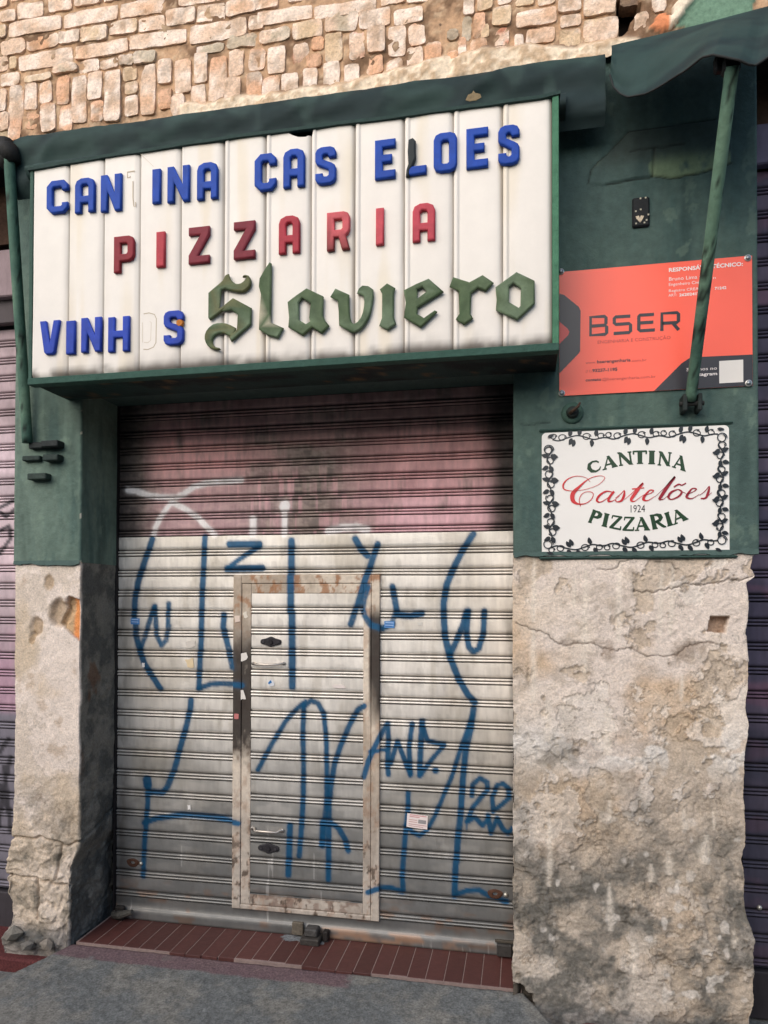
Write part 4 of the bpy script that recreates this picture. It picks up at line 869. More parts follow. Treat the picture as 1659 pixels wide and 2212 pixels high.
def ribbon(mb, pts, y, c, w=None, closed=False):
    """flat printed line; pts (x, z) or (x, z, width)"""
    n = len(pts); V = []
    for i, p in enumerate(pts):
        a = pts[max(i-1, 0)] if not closed else pts[i-1]; b = pts[min(i+1, n-1)] if not closed else pts[(i+1) % n]
        dx, dz = b[0]-a[0], b[1]-a[1]; L = math.hypot(dx, dz) or 1; ww = (w if w is not None else p[2])/2
        V += [(p[0]-dz/L*ww, y, p[1]+dx/L*ww), (p[0]+dz/L*ww, y, p[1]-dx/L*ww)]
    F = [[2*i, 2*i+1, 2*i+3, 2*i+2] for i in range(n-1)]
    if closed: F.append([2*n-2, 2*n-1, 1, 0])
    mb.add(V, F, c)
def poly(mb, pts, y, c): mb.add([(a, y, b) for a, b in pts], [list(range(len(pts)))], c)
def text(name, s, x, z, size, y, c, parent, m=None, bold=0, xs=1.0, align='LEFT', label=None, width=None):
    cu = bpy.data.curves.new(name, 'FONT'); cu.body = s; cu.size = size; cu.align_x = align; cu.fill_mode = 'BOTH'; cu.offset = bold*size; cu.resolution_u = 2
    o = bpy.data.objects.new(name, cu); me = bpy.data.meshes.new_from_object(o); bpy.data.objects.remove(o)
    if not len(me.vertices): return
    V = np.zeros(len(me.vertices)*3); me.vertices.foreach_get('co', V); V = V.reshape(-1, 3)
    if width: xs = width/(V[:, 0].max()-V[:, 0].min())
    W_ = np.stack([x+V[:, 0]*xs, V[:, 0]*0+y, z+V[:, 1]], 1); me.vertices.foreach_set('co', W_.ravel())
    cc = np.ones((len(W_), 4)); cc[:, :3] = c; a = me.color_attributes.new('Col', 'FLOAT_COLOR', 'POINT'); a.data.foreach_set('color', cc.ravel())
    me.materials.clear(); me.materials.append(m or M_print); me.update()
    o = bpy.data.objects.new(name, me); link(o, parent)
    if label: o['label'] = label
    return o

# ================================================================== THE LARGE SIGN BOX
SX0, SX1, SZ0, SZ1, SY = -.0657, 2.1662, 2.5546, 3.5045, -.272
sb = thing('shop_sign', 'large white ribbed box sign with blue, red and green raised letters above the main shutter', 'shop sign', (0, 0, 0))
toppx = [(68, 366), (100, 361), (147, 353), (149, 349), (180, 346), (214, 342), (220, 346), (224, 343), (260, 334), (302, 326), (304, 334), (345, 327), (389, 318), (440, 310), (480, 304), (525, 297), (571, 291), (600, 287), (614, 284), (624, 292), (640, 297), (655, 297), (662, 292), (671, 291), (672, 276), (720, 269), (764, 262), (820, 256), (871, 249), (920, 242), (976, 235), (1030, 228), (1084, 221), (1140, 214), (1192, 207)]
tx = [at(u, v, SY)[0] for u, v in toppx]; tz = [at(u, v, SY)[2] for u, v in toppx]
seams = [atx(u, 600, SY) for u in (146.7, 222, 300, 388.5, 480, 570, 668, 763, 870, 976, 1083)]
ed = [SX0+.012]+seams+[atx(1190, 600, SY)]
zb = SZ0+.016
for i in range(len(ed)-1):
    x0, x1 = ed[i], ed[i+1]; w = x1-x0; wide = i >= 5
    if not wide: prof = [(0, .010), (.0015, .001), (.004, -.0012), (.010, 0), (w*.35, -.0005), (w*.65, 0), (w-.030, .0005), (w-.022, .002), (w-.014, .005), (w-.006, .009), (w-.0005, .012)]
    else: prof = [(0, .011), (.003, .004), (.006, -.001), (.012, -.0025), (.019, -.002), (.022, .002), (.027, .0015), (w*.35, 0), (w*.65, -.0005), (w-.022, .0005), (w-.014, .002), (w-.006, .007), (w-.0005, .012)]
    PX = np.array([x0+p[0] for p in prof]); PY = np.array([SY+p[1] for p in prof])
    xs2 = np.sort(np.concatenate([PX, np.arange(x0+.03, x1-.03, .012)])); py = np.interp(xs2, PX, PY)
    tt = np.concatenate([[0, .006, .015, .03], np.linspace(.05, 1, 26)]); T = tt[:, None]
    zt2 = np.interp(xs2, tx, tz) if i else np.interp(xs2, tx, tz)
    X = np.broadcast_to(xs2, (len(tt), len(xs2))).copy(); Z = zb+(zt2[None, :]-zb)*T
    Y = np.broadcast_to(py, X.shape)+.0025*(fbm(X*2.2, Z*3, 301+i, 3)-.5)*2+.006*ss(.012, 0, Z-zb)
    c = np.broadcast_to(srgb(228, 221, 212), X.shape+(3,)).copy(); b = fbm(X*9, Z*2.5, 302, 4); c = c*(.95+.07*b)[..., None]
    c = mix(c, srgb(214, 196, 160), ss(.6, .8, fbm(X*12, Z*1.5, 305, 3))*.35)
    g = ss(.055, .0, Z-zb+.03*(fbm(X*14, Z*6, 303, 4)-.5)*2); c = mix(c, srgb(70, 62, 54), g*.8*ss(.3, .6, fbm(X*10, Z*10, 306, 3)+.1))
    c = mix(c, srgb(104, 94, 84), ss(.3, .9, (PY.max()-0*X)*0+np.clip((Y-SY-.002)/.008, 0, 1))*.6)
    F = gridF(len(xs2), len(tt))
    mesh('sheet_panel', np.stack([X.ravel(), Y.ravel(), Z.ravel()], 1), F, M_sign, sb, c.reshape(-1, 3), True, 'white sheet panel with a torn top edge' if i == 6 else None)
GF = srgb(58, 84, 74)
def strip(x0, x1, y0, y1, z0, z1, c, name='frame', lab=None, ch=.002, m=None):
    mb = MB(); mb.box(x0, x1, y0, y1, z0, z1, ch, c); return mb.build(name, m or M_green, sb, label=lab)
strip(atx(1190.5, 600, SY), SX1+.002, SY-.004, 0, SZ0, SZ1+.006, srgb(72, 118, 92))
strip(SX0-.006, SX0+.011, SY-.002, 0, SZ0, SZ1-.005, GF)
strip(SX0-.006, SX1+.002, SY-.006, SY+.04, SZ0-.014, SZ0+.015, srgb(52, 82, 72))
# bottom of the box: a sheet with rust bitten edge, top lip
n_ = 90; xs = np.linspace(SX0, SX1, n_); ys = np.linspace(SY+.03, -.004, 12); X, Y = np.meshgrid(xs, ys); Z = SZ0-.004+.004*(fbm(X*5, Y*9, 311, 4)-.5)
c = mix(srgb(36, 58, 54), srgb(24, 34, 34), ss(.4, .65, fbm(X*6, Y*14, 312, 4))); c = mix(c, srgb(110, 84, 54), ss(.66, .76, fbm(X*20, Y*20, 313, 3))*.6)
mesh('underside', np.stack([X.ravel(), Y.ravel(), Z.ravel()], 1), gridF(n_, 12), M_green, sb, c.reshape(-1, 3), True)
mb = MB()
for xa, xb_ in ((.0, .02),): pass
px_ = [(SX0-.01, 3.492), (.1, 3.500), (.9, 3.515), (1.5, 3.508), (SX1-.06, 3.508), (SX1+.006, 3.516)]
lp_ = []
xs = np.linspace(SX0-.012, SX1+.008, 80)
zt_l = np.interp(xs, [p[0] for p in px_], [p[1] for p in px_])+.006*(fbm(xs*6, xs*0, 321, 3)-.5)
V = []; 
for x, z in zip(xs, zt_l): V += [(x, -.02, z-.004), (x, SY+.004, z), (x, SY-.010, z-.003), (x, SY-.010, z-.016), (x, SY+.006, z-.018)]
F = [[5*i+k, 5*i+k+1, 5*i+k+6, 5*i+k+5] for i in range(len(xs)-1) for k in range(4)]
mb.add(V, F, srgb(40, 60, 56)); mb.build('top_lip', M_green, sb)
mb = MB(); mb.box(SX0+.02, SX1-.02, SY+.03, -.005, SZ0+.02, 3.46, 0, srgb(20, 22, 22)); mb.build('box_body', M_dark, sb)
# rusty hole in the lip at the right end of it
x, _, z = at(1018, 208, SY-.012); mb = MB(); pts = [(-.03, -.008), (-.02, .012), (-.006, .016), (.0, .028), (.006, .016), (.026, .008), (.03, -.006), (.01, -.014), (-.015, -.014)]
mb.add([(x+a, SY-.0125+abs(b)*.2, z+b) for a, b in pts]+[(x+a, SY-.008, z+b) for a, b in pts], [list(range(9))]+[[i, (i+1) % 9, 9+(i+1) % 9, 9+i] for i in range(9)], srgb(132, 116, 90)); mb.build('torn_flake', M_mortar, sb)

YL = SY-.017; LB = srgb(24, 66, 156); LB2 = srgb(36, 64, 162); DR_ = srgb(132, 38, 48); RD = srgb(176, 60, 70); DK = srgb(120, 40, 52)
rows = [('C', 95.7, 141.7, 391.5, 466, LB, 'blue'), ('A', 157, 199.5, 386, 464, LB, 'blue'), ('N', 212.7, 257.3, 378, 461, LB, 'blue'), ('I', 324, 341.7, 366, 443.5, LB, 'blue'), ('N', 356.7, 404.3, 359, 440, LB, 'blue'), ('A', 420.7, 465.7, 351, 434, LB, 'blue'),
  ('C', 545, 592, 331.5, 415.5, LB, 'blue'), ('A', 607, 653.7, 320.8, 407, LB, 'blue'), ('S', 676.3, 721.3, 316, 401, LB, 'blue'), ('E', 805.3, 849.7, 299.6, 388, LB, 'blue'), ('L', 876, 917, 284, 379, LB, 'blue'), ('O', 932.3, 983, 284, 373, LB, 'blue'), ('E', 1003, 1050.3, 273.5, 364, LB, 'blue'), ('S', 1072, 1118.5, 267, 357, LB, 'blue'),
  ('P', 241.7, 285.7, 511, 593, DR_, 'dark red'), ('I', 333.3, 351.7, 501.5, 581.5, RD, 'bright red'), ('Z', 403.3, 448.3, 490.5, 573.5, DK, 'dark red'), ('Z', 500.7, 546.7, 478, 562.5, DK, 'dark red'), ('A', 598, 643.7, 465.5, 550.7, srgb(162, 50, 62), 'red'), ('R', 702, 752, 456.5, 543, srgb(176, 66, 76), 'faded red'), ('I', 808, 825.3, 448, 531.7, srgb(190, 74, 84), 'faded red'), ('A', 887.3, 936.3, 437, 523, srgb(180, 66, 78), 'faded red'),
  ('V', 82.3, 125, 695, 772, LB2, 'blue'), ('I', 139.3, 158.3, 695, 771, LB2, 'blue'), ('N', 171.7, 215, 687.5, 766, LB2, 'blue'), ('H', 230, 275.7, 685.5, 765, LB2, 'blue'), ('S', 350, 393.3, 672, 750.5, LB2, 'blue')]
for ch, u0, u1, v0, v1, c, cn in rows:
    uc = (u0+u1)/2; x0, x1 = atx(u0, (v0+v1)/2, YL), atx(u1, (v0+v1)/2, YL); z1, z0 = at(uc, v0, YL)[2], at(uc, v1, YL)[2]
    # the picture shows the sides too, so the face is a little smaller
    z0 += .008; s = (z1-z0)/10; sx = s; w = (x1-x0)/sx
    P_ = [[(x0+a*sx, z0+b*s) for a, b in p] for p in block(ch, w)]
    cf = None
    if cn == 'faded red' and ch == 'R': cf = lambda X, Z, zz=z0: mix(srgb(130, 56, 56), srgb(192, 86, 92), ss(zz, zz+.08, Z))
    glyph('letter', P_, YL, .020, .0062, M_letter, sb, c, f'{cn} letter {ch}', cf)
# melted black upright of the broken L
p = xz(rg((553, 219.4), [(975, 245), (1003, 232), (1022, 250), (1020, 300), (1024, 360), (1000, 420), (985, 440), (980, 480), (958, 482), (962, 440), (975, 400), (970, 320)]), YL)
glyph('letter_stub', [p], YL-.002, .02, .006, M_letter, sb, srgb(38, 44, 46), 'blackened broken upright of the letter L')
# gothic word
GS, GA = (0, 329.2), (553, 219.4)
G0 = srgb(84, 100, 72); G1 = srgb(70, 100, 62)
def gf(X, Z):
    c = mix(G0, srgb(102, 118, 94), ss(.4, .65, fbm(X*12, Z*12, 331, 4))); c = mix(c, srgb(60, 78, 52), ss(.5, .7, fbm(X*24, Z*24, 332, 4))*.7)
    return c
def gfl(X, Z): return mix(gf(X, Z), srgb(196, 186, 164), ss(.52, .6, fbm(X*15+3, Z*15, 333, 4))*.85)
def gfS(X, Z): return mix(gf(X, Z), srgb(104, 100, 66), ss(.5, .6, fbm(X*20+3, Z*20, 334, 4))*.7)
def goth(parts, o, k, nm, f=gf):
    for i, pl_ in enumerate(parts):
        P_ = [xz(crop(o[0], o[1], k, q), YL) for q in pl_]
        glyph('letter', P_, YL-.002+i*.0015, .017-i*.0015, .0062, M_gothic, sb, G0, nm, f, 1)
goth([[catmull([(1340, 915), (1385, 875), (1432, 835), (1450, 800), (1472, 790)], 2)+catmull([(1484, 825), (1515, 852), (1552, 850), (1580, 825), (1583, 810), (1562, 812), (1570, 797), (1600, 800), (1618, 838), (1605, 880), (1560, 908), (1500, 903), (1450, 888)], 2)+[(1425, 895), (1410, 1015), (1462, 985), (1452, 1015), (1350, 1090), (1340, 1075)]],
      [[(1450, 985), (1500, 945), (1620, 1010), (1618, 1115), (1490, 1230), (1475, 1200), (1525, 1150), (1530, 1052), (1490, 1024), (1412, 1034)]],
      [catmull([(1520, 1140), (1480, 1118), (1430, 1105), (1370, 1115), (1325, 1160), (1315, 1210), (1335, 1255), (1370, 1280), (1418, 1282), (1412, 1268), (1385, 1262), (1368, 1235), (1372, 1205), (1400, 1180), (1440, 1175), (1480, 1195), (1500, 1205)], 2)]], GS, t3, 'green gothic letter S', gfS)
goth([[[(78, 1042), (90, 1050), (88, 1380), (86, 1432), (170, 1468), (135, 1535), (70, 1518), (10, 1478), (12, 1380), (22, 1250), (8, 1200), (12, 1150), (45, 1090)]]], GA, t3, 'green gothic letter l with peeling paint', gfl)
goth([[[(195, 1300), (250, 1258), (318, 1210), (428, 1262), (425, 1385), (440, 1420), (467, 1452), (418, 1505), (355, 1465), (295, 1518), (200, 1462), (205, 1400)], [(270, 1305), (290, 1275), (345, 1305), (335, 1400), (342, 1425), (315, 1442), (270, 1415)]]], GA, t3, 'green gothic letter a')
goth([[catmull([(472, 1265), (505, 1210)], 1)+catmull([(595, 1250), (600, 1390), (625, 1440), (670, 1400), (690, 1330), (688, 1260), (645, 1240), (680, 1190), (750, 1215), (745, 1320), (720, 1410), (665, 1480), (615, 1498)], 2)+[(530, 1450), (527, 1360), (520, 1290)]]], GA, t3, 'green gothic letter v')
goth([[[(793, 1215), (840, 1175), (893, 1205), (885, 1240), (885, 1390), (900, 1440), (845, 1480), (790, 1450), (808, 1400), (808, 1240)]]], GA, t3, 'green gothic letter i without a dot')
goth([[[(948, 1220), (1030, 1178), (1110, 1143), (1208, 1228), (1040, 1332), (1036, 1372), (1080, 1398), (1150, 1348), (1168, 1358), (1060, 1463), (950, 1395), (962, 1300)], [(1037, 1215), (1068, 1200), (1098, 1226), (1037, 1272)]]], GA, t3, 'green gothic letter e')
goth([[[(1245, 1195), (1268, 1132), (1375, 1165), (1460, 1118), (1533, 1168), (1480, 1225), (1430, 1203), (1387, 1238), (1382, 1370), (1400, 1400), (1340, 1443), (1287, 1405), (1310, 1370), (1305, 1222)]]], GA, t3, 'green gothic letter r')
goth([[[(1255, 965), (1310, 925), (1365, 885), (1460, 930), (1462, 1050), (1370, 1138), (1258, 1085), (1262, 1030)], [(1328, 962), (1348, 946), (1388, 970), (1386, 1062), (1378, 1072), (1326, 1042)]]], (548.6, 219.4), .4134, 'green gothic letter o')
# glue outlines of the two lost letters
mb = MB(); gl = srgb(176, 158, 130)
ribbon(mb, xz(rg(GS, [(862, 128), (815, 135), (815, 172), (832, 170), (832, 160)]), SY-.0015), SY-.0022, gl, .004); ribbon(mb, xz(rg(GS, [(852, 195), (852, 300), (858, 358), (870, 360), (870, 330)]), SY), SY-.0022, gl, .0035); ribbon(mb, xz(rg(GS, [(900, 20), (985, 100)]), SY), SY-.0022, srgb(200, 190, 176), .0018)
o_ = [(925, 1055), (960, 1048), (995, 1058), (1008, 1085), (1006, 1240), (990, 1270), (955, 1285), (925, 1284)]; ribbon(mb, xz(rg(GS, o_), SY), SY-.0022, gl, .0032)
ribbon(mb, xz(rg(GS, [(965, 1105), (975, 1110), (972, 1225), (955, 1240), (928, 1240)]), SY), SY-.0022, srgb(206, 194, 176), .0024); ribbon(mb, xz(rg(GS, [(918, 1110), (918, 1240)]), SY), SY-.0022, srgb(206, 194, 176), .0024)
mb.build('glue_mark', M_print, sb)
x, _, z = at(385, 699, YL); mb = MB(); mb.tube([(x, YL-.001, z), (x, YL+.01, z)], [.014, .018], 7, c=srgb(188, 120, 62)); mb.build('rust_patch', M_mortar, sb)

# ================================================================== ORANGE COMPANY BOARD
bd = thing('company_board', 'orange and black printed company board screwed to the green pier behind a slanting pole', 'advertising board')
def BP(pts): return xz([(1106+x*t3, 548.6+y*t3) for x, y in pts], 0)
q = BP([(300, 108), (1537, 10), (1548, 862), (285, 922)])
x0 = 2.182; x1 = 2.911; z0 = 2.446; z1 = 2.955
def bcolf(X, Z): return X
nx, nz = 60, 40; X, Z = np.meshgrid(np.linspace(x0, x1, nx), np.linspace(z0, z1, nz)); Y = X*0-.010
Y2 = Y
c = np.broadcast_to(srgb(255, 100, 76), X.shape+(3,)).reshape(-1, 3)
V = np.stack([X.ravel(), Y.ravel(), Z.ravel()], 1); o = mesh('board', V, gridF(nx, nz), M_board, bd, c, True)
mb = MB(); mb.box(x0+.0005, x1-.0005, -.0085, -.003, z0+.0005, z1-.0005, 0, srgb(200, 190, 180)); mb.build('backing', M_print, bd)
BK = srgb(42, 40, 46); yb = -.0108
def pshape(pts, y, c):
    mb = MB(); poly(mb, pts, y, c); mb.build('printed_shape', M_board, bd)
pshape([(x0+.0005, BP([(300, 258)])[0][1])]+BP([(330, 268), (425, 345), (436, 370), (434, 630), (425, 645), (310, 765)])+[(x0+.0005, BP([(290, 772)])[0][1])], yb, BK)
pshape([(x0+.0005, BP([(300, 440)])[0][1])]+BP([(352, 485), (364, 505), (356, 528)])+[(x0+.0005, BP([(295, 585)])[0][1])], yb-.0003, srgb(226, 74, 66))
pshape(BP([(915, 882), (1090, 705), (1140, 672), (1180, 665)])+[(x1-.0005, BP([(1545, 647)])[0][1]), (x1-.0005, z0+.0005), (BP([(915, 882)])[0][0], z0+.0005)], yb, BK)
qz = BP([(1332, 690), (1487, 682), (1487, 825), (1335, 832)]); pshape([(qz[0][0], qz[2][1]), (qz[1][0], qz[2][1]), (qz[1][0], qz[0][1]), (qz[0][0], qz[0][1])], yb-.0003, srgb(226, 220, 212))
def T(s, u, v, hpx, y=yb, c=BK, bold=.02, wpx=None, anchor='L'):
    x, z = BP([(u, v)])[0]; h = BP([(u, v-hpx)])[0][1]-z; w = (BP([(u+wpx, v)])[0][0]-x) if wpx else None
    if anchor == 'R': x = x-w
    text('lettering', s, x, z, h/.69, y, c, bd, M_board, bold, width=w)
Wc = srgb(244, 232, 226); PK = srgb(238, 170, 158); DM = srgb(176, 62, 54)
T('RESPONSÁVEL TÉCNICO:', 1003, 116, 24, c=Wc, wpx=478, bold=.03); T('Bruno Lima Ga', 1003, 174, 23, c=Wc, wpx=240, bold=0); T('n', 1288, 160, 16, c=Wc, wpx=16, bold=0)
T('Engenheiro Civil', 1003, 207, 19, c=Wc, wpx=200, bold=0); T('Registro CREA:', 1003, 247, 17, c=Wc, wpx=198, bold=0); T('50', 1210, 236, 17, c=Wc, wpx=30, bold=.03); T('71242', 1300, 230, 17, c=Wc, wpx=76, bold=.03)
T('ART:', 1003, 276, 17, c=Wc, wpx=54, bold=0); T('262024128', 1072, 273, 17, c=Wc, wpx=150, bold=.03)
T('ENGENHARIA E CONSTRUÇÃO', 545, 582, 20, c=DM, wpx=470, bold=0)
T('www.', 470, 712, 14, c=DM, wpx=66, bold=0); T('bserengenharia', 543, 708, 19, wpx=216, bold=.02); T('.com.br', 762, 698, 16, c=DM, wpx=100, bold=0)
T('(11)', 470, 768, 17, c=DM, wpx=36, bold=0); T('93237-1195', 513, 765, 19, wpx=162, bold=.03)
T('contato', 470, 825, 17, wpx=102, bold=.03); T('@bserengenharia.com.br', 575, 820, 17, c=DM, wpx=347, bold=0)
T('Siga-nos no', 1120, 757, 20, y=yb-.0004, c=Wc, wpx=196, bold=0); T('Instagram', 1152, 790, 20, y=yb-.0004, c=Wc, wpx=165, bold=.02)
mb = MB()
def bs(pts, closed=False): ribbon(mb, BP(pts), yb, BK, .0128, closed)
hh = lambda p, dx, dy: [(a+dx, b+dy) for a, b in p]
ribbon(mb, BP([(501, 410), (592, 404), (600, 412), (600, 450), (592, 462), (605, 472), (605, 512), (595, 520), (501, 527)]), yb, BK, .0128, True); ribbon(mb, BP([(505, 468), (596, 461)]), yb-.0004, BK, .0126)
ribbon(mb, BP([(757, 402), (662, 408), (654, 416), (654, 448), (664, 456), (750, 450), (759, 458), (759, 500), (750, 508), (650, 515)]), yb, BK, .0128)
ribbon(mb, BP([(910, 390), (818, 396), (812, 402), (812, 490), (820, 497), (916, 490)]), yb, BK, .0128); ribbon(mb, BP([(815, 446), (906, 440)]), yb-.0004, BK, .0126)
ribbon(mb, BP([(961, 497), (961, 384), (1060, 378), (1068, 386), (1068, 434), (1058, 442), (965, 448)]), yb, BK, .0128); ribbon(mb, BP([(1030, 444), (1070, 490)]), yb-.0004, BK, .0126)
mb.build('lettering', M_board, bd, label='large black company name')
for u, v in ((308, 118), (1513, 24), (1522, 832), (317, 902)):
    x, z = BP([(u, v)])[0]; mb = MB(); mb.tube([(x, -.010, z), (x, -.014, z)], [.0135, .0125], 18, c=srgb(232, 228, 222)); mb.tube([(x, -.0142, z), (x, -.019, z)], [.0095, .006], 14, c=srgb(150, 156, 160)); mb.build('screw', M_chrome, bd, True)

# ================================================================== WHITE ENAMEL SIGN
es = thing('restaurant_sign', 'white rectangular restaurant sign with black vine border and green and red lettering', 'sign')
ko = .26455
def EP(pts): return [tuple(list(xz([(1152.1+p[0]*ko, 899.7+p[1]*ko)], 0)[0])+list(p[2:])) for p in pts]
ex0, ex1, ez0, ez1 = 2.112, 2.826, 1.792, 2.298
mb = MB(); n = 8; r_ = .018; out = []
for (cx_, cz_, a0) in ((ex1-r_, ez1-r_, 0), (ex0+r_, ez1-r_, 90), (ex0+r_, ez0+r_, 180), (ex1-r_, ez0+r_, 270)):
    for i in range(n+1): a = R(a0+90*i/n); out.append((cx_+r_*math.cos(a), cz_+r_*math.sin(a)))
m_ = len(out); mb.add([(a, -.006, b) for a, b in out]+[(a, -.001, b) for a, b in out], [list(range(m_))]+[[i, (i+1) % m_, m_+(i+1) % m_, m_+i] for i in range(m_)], srgb(236, 232, 226)); mb.build('board', M_board, es)
gs_ = srgb(44, 66, 60)
for (a0, a1, b0, b1) in ((ex0-.012, ex1+.015, ez1+.003, ez1+.016), (ex0-.012, ex1+.03, ez0-.014, ez0-.003)):
    mb = MB(); mb.box(a0, a1, -.013, .004, b0, b1, .006, srgb(56, 78, 72)); mb.build('raised_surround', M_green, es)
ye = -.0068
# serif capitals in a unit box: strokes (x0,z0,x1,z1,w0,w1)
SG = {'A': ([(.14, 0, .50, 1, .07, .09), (.86, 0, .46, 1, .26, .24), (.24, .32, .72, .32, .08, .08), (0, .02, .30, .02, .05, .05), (.64, .02, 1.04, .02, .05, .05)], 1.0),
      'N': ([(.14, 0, .14, 1, .08, .08), (.12, 1, .86, 0, .24, .24), (.86, 0, .86, 1, .08, .08), (0, .02, .28, .02, .05, .05), (.0, .98, .2, .98, .05, .05), (.72, .98, 1.0, .98, .05, .05)], 1.05),
      'T': ([(.5, 0, .5, 1, .26, .26), (.04, .96, .96, .96, .09, .09), (.05, .72, .05, 1, .05, .08), (.95, .72, .95, 1, .05, .08), (.26, .02, .74, .02, .05, .05)], .95),
      'I': ([(.5, 0, .5, 1, .48, .48), (.1, .02, .9, .02, .05, .05), (.1, .98, .9, .98, .05, .05)], .5),
      'Z': ([(.84, .96, .16, .04, .24, .24), (.06, .96, .94, .96, .08, .08), (.06, .04, .96, .04, .09, .09), (.07, .74, .07, 1, .05, .07), (.95, .0, .95, .28, .07, .05)], .88),
      'P': ([(.24, 0, .24, 1, .26, .26), (.05, .02, .46, .02, .05, .05), (.05, .98, .3, .98, .05, .05)], .85), 'R': ([(.22, 0, .22, 1, .25, .25), (.04, .02, .42, .02, .05, .05), (.04, .98, .3, .98, .05, .05), (.46, .48, .88, .02, .22, .22), (.8, .02, 1.02, .02, .05, .05)], .95), 'C': ([], .95)}
def serif(mb, ch, M, y, c):
    S, asp = SG[ch]; k = 0
    for (a, b, d, e, w0, w1) in S:
        w0, w1 = (w0*1.3, w1*1.3) if max(w0, w1) > .1 else (w0+.05, w1+.05)
        dx, dz = d-a, e-b; L = math.hypot(dx, dz); vert = abs(dz) > abs(dx)*.3
        if vert: off0, off1 = (w0/2, 0), (w1/2, 0)
        else: off0, off1 = (0, w0/2), (0, w1/2)
        P_ = [M(a-off0[0], b-off0[1]), M(a+off0[0], b+off0[1]), M(d+off1[0], e+off1[1]), M(d-off1[0], e-off1[1])]
        poly(mb, P_, y-.0001*k, c); k += 1
    if ch in 'PR': ribbon(mb, [M(*p)+(w,) for p, w in (((.3, .96), .006), ((.62, .95), .011), ((.82, .84), .017), ((.84, .70), .018), ((.72, .54), .012), ((.3, .48), .006))], y-.0003, c)
    if ch == 'C': ribbon(mb, [M(*p)+(w,) for p, w in (((.98, .70), .006), ((.86, .90), .007), ((.58, .97), .007), ((.30, .84), .013), ((.18, .52), .017), ((.28, .2), .014), ((.54, .04), .008), ((.8, .09), .006), ((.98, .30), .003))], y-.0003, c)
GN = srgb(30, 62, 36)
def glyph_quad(ch, q):   # q: four corners bl, br, tr, tl in crop px of the sign picture
    Q = EP(q)
    def M(a, b):
        x = (Q[0][0]*(1-a)+Q[1][0]*a)*(1-b)+(Q[3][0]*(1-a)+Q[2][0]*a)*b; z = (Q[0][1]*(1-a)+Q[1][1]*a)*(1-b)+(Q[3][1]*(1-a)+Q[2][1]*a)*b; return (x, z)
    mb = MB(); serif(mb, ch, M, ye, GN); mb.build('lettering', M_board, es, label=f'green serif letter {ch}', normals=False)
for ch, q in (('C', [(450, 470), (560, 425), (520, 345), (415, 385)]), ('A', [(560, 432), (680, 400), (640, 305), (570, 325)]), ('N', [(695, 395), (812, 385), (795, 280), (680, 290)]), ('T', [(812, 380), (918, 376), (922, 272), (805, 275)]), ('I', [(925, 380), (995, 380), (995, 275), (928, 274)]), ('N', [(1008, 388), (1112, 400), (1124, 288), (1020, 278)]), ('A', [(1125, 402), (1232, 438), (1238, 322), (1165, 300)]),
              ('P', [(440, 855), (510, 872), (570, 785), (478, 752)]), ('I', [(548, 885), (605, 898), (625, 795), (572, 780)]), ('Z', [(612, 900), (712, 920), (728, 812), (640, 798)]), ('Z', [(720, 922), (818, 925), (828, 815), (738, 812)]), ('A', [(825, 924), (945, 918), (920, 810), (840, 815)]), ('R', [(965, 915), (1080, 892), (1040, 780), (942, 800)]), ('I', [(1085, 890), (1145, 872), (1108, 768), (1060, 785)]), ('A', [(1140, 875), (1258, 828), (1195, 740), (1125, 765)])):
    glyph_quad(ch, q)
RD1 = srgb(196, 40, 48); RD2 = srgb(150, 24, 44)
def script(paths, c, name='lettering', lab=None):
    mb = MB()
    for i, p in enumerate(paths):
        pp = EP(p); pp = catmull([(a, b, w*ko/430) for a, b, w in pp], 6); ribbon(mb, pp, ye-.0012-.0002*i, c)
    mb.build(name, M_board, es, label=lab)
script([[(460, 530, 3), (425, 495, 3), (350, 482, 4), (280, 505, 7), (242, 550, 11), (250, 590, 8), (320, 603, 4), (420, 590, 3), (520, 555, 3), (575, 505, 4), (565, 482, 3), (510, 482, 4), (440, 510, 6), (370, 570, 16), (320, 625, 28), (320, 680, 26), (360, 708, 12), (420, 705, 6), (470, 670, 5), (485, 625, 5), (450, 608, 4), (400, 622, 4), (372, 670, 5), (382, 728, 5)]], srgb(206, 54, 56), lab='red script capital C')
script([[(645, 612, 5), (590, 605, 10), (535, 640, 14), (515, 680, 14), (545, 692, 7), (600, 660, 4), (645, 612, 5)], [(655, 605, 14), (620, 650, 16), (610, 685, 14), (650, 680, 4), (700, 640, 3)]], RD1, lab='red script letter a')
script([[(665, 660, 3), (710, 625, 5), (738, 598, 6), (735, 640, 16), (715, 680, 14), (675, 690, 6), (668, 672, 8)]], RD1, lab='red script letter s'); script([[(740, 670, 3), (800, 620, 4), (890, 535, 10), (835, 610, 20), (795, 670, 18), (820, 685, 6), (870, 650, 3), (900, 630, 3)], [(800, 585, 8), (900, 575, 6)]], srgb(208, 60, 62), lab='red script letter t')
script([[(895, 640, 3), (950, 620, 5), (975, 598, 8), (945, 595, 8), (905, 640, 16), (895, 670, 16), (930, 678, 6), (985, 645, 3)]], RD1, lab='red script letter e'); script([[(985, 650, 3), (1060, 580, 4), (1150, 482, 12), (1100, 550, 20), (1040, 640, 20), (1025, 668, 12), (1060, 665, 4), (1100, 630, 3)]], RD2, lab='red script letter l')
script([[(1175, 585, 6), (1120, 610, 14), (1098, 650, 14), (1125, 668, 8), (1185, 640, 12), (1205, 605, 12), (1175, 585, 6)], [(1140, 568, 8), (1180, 545, 10), (1205, 552, 8), (1240, 535, 8)], [(1200, 600, 4), (1240, 620, 3)]], RD2, lab='red script letter o with a tilde')
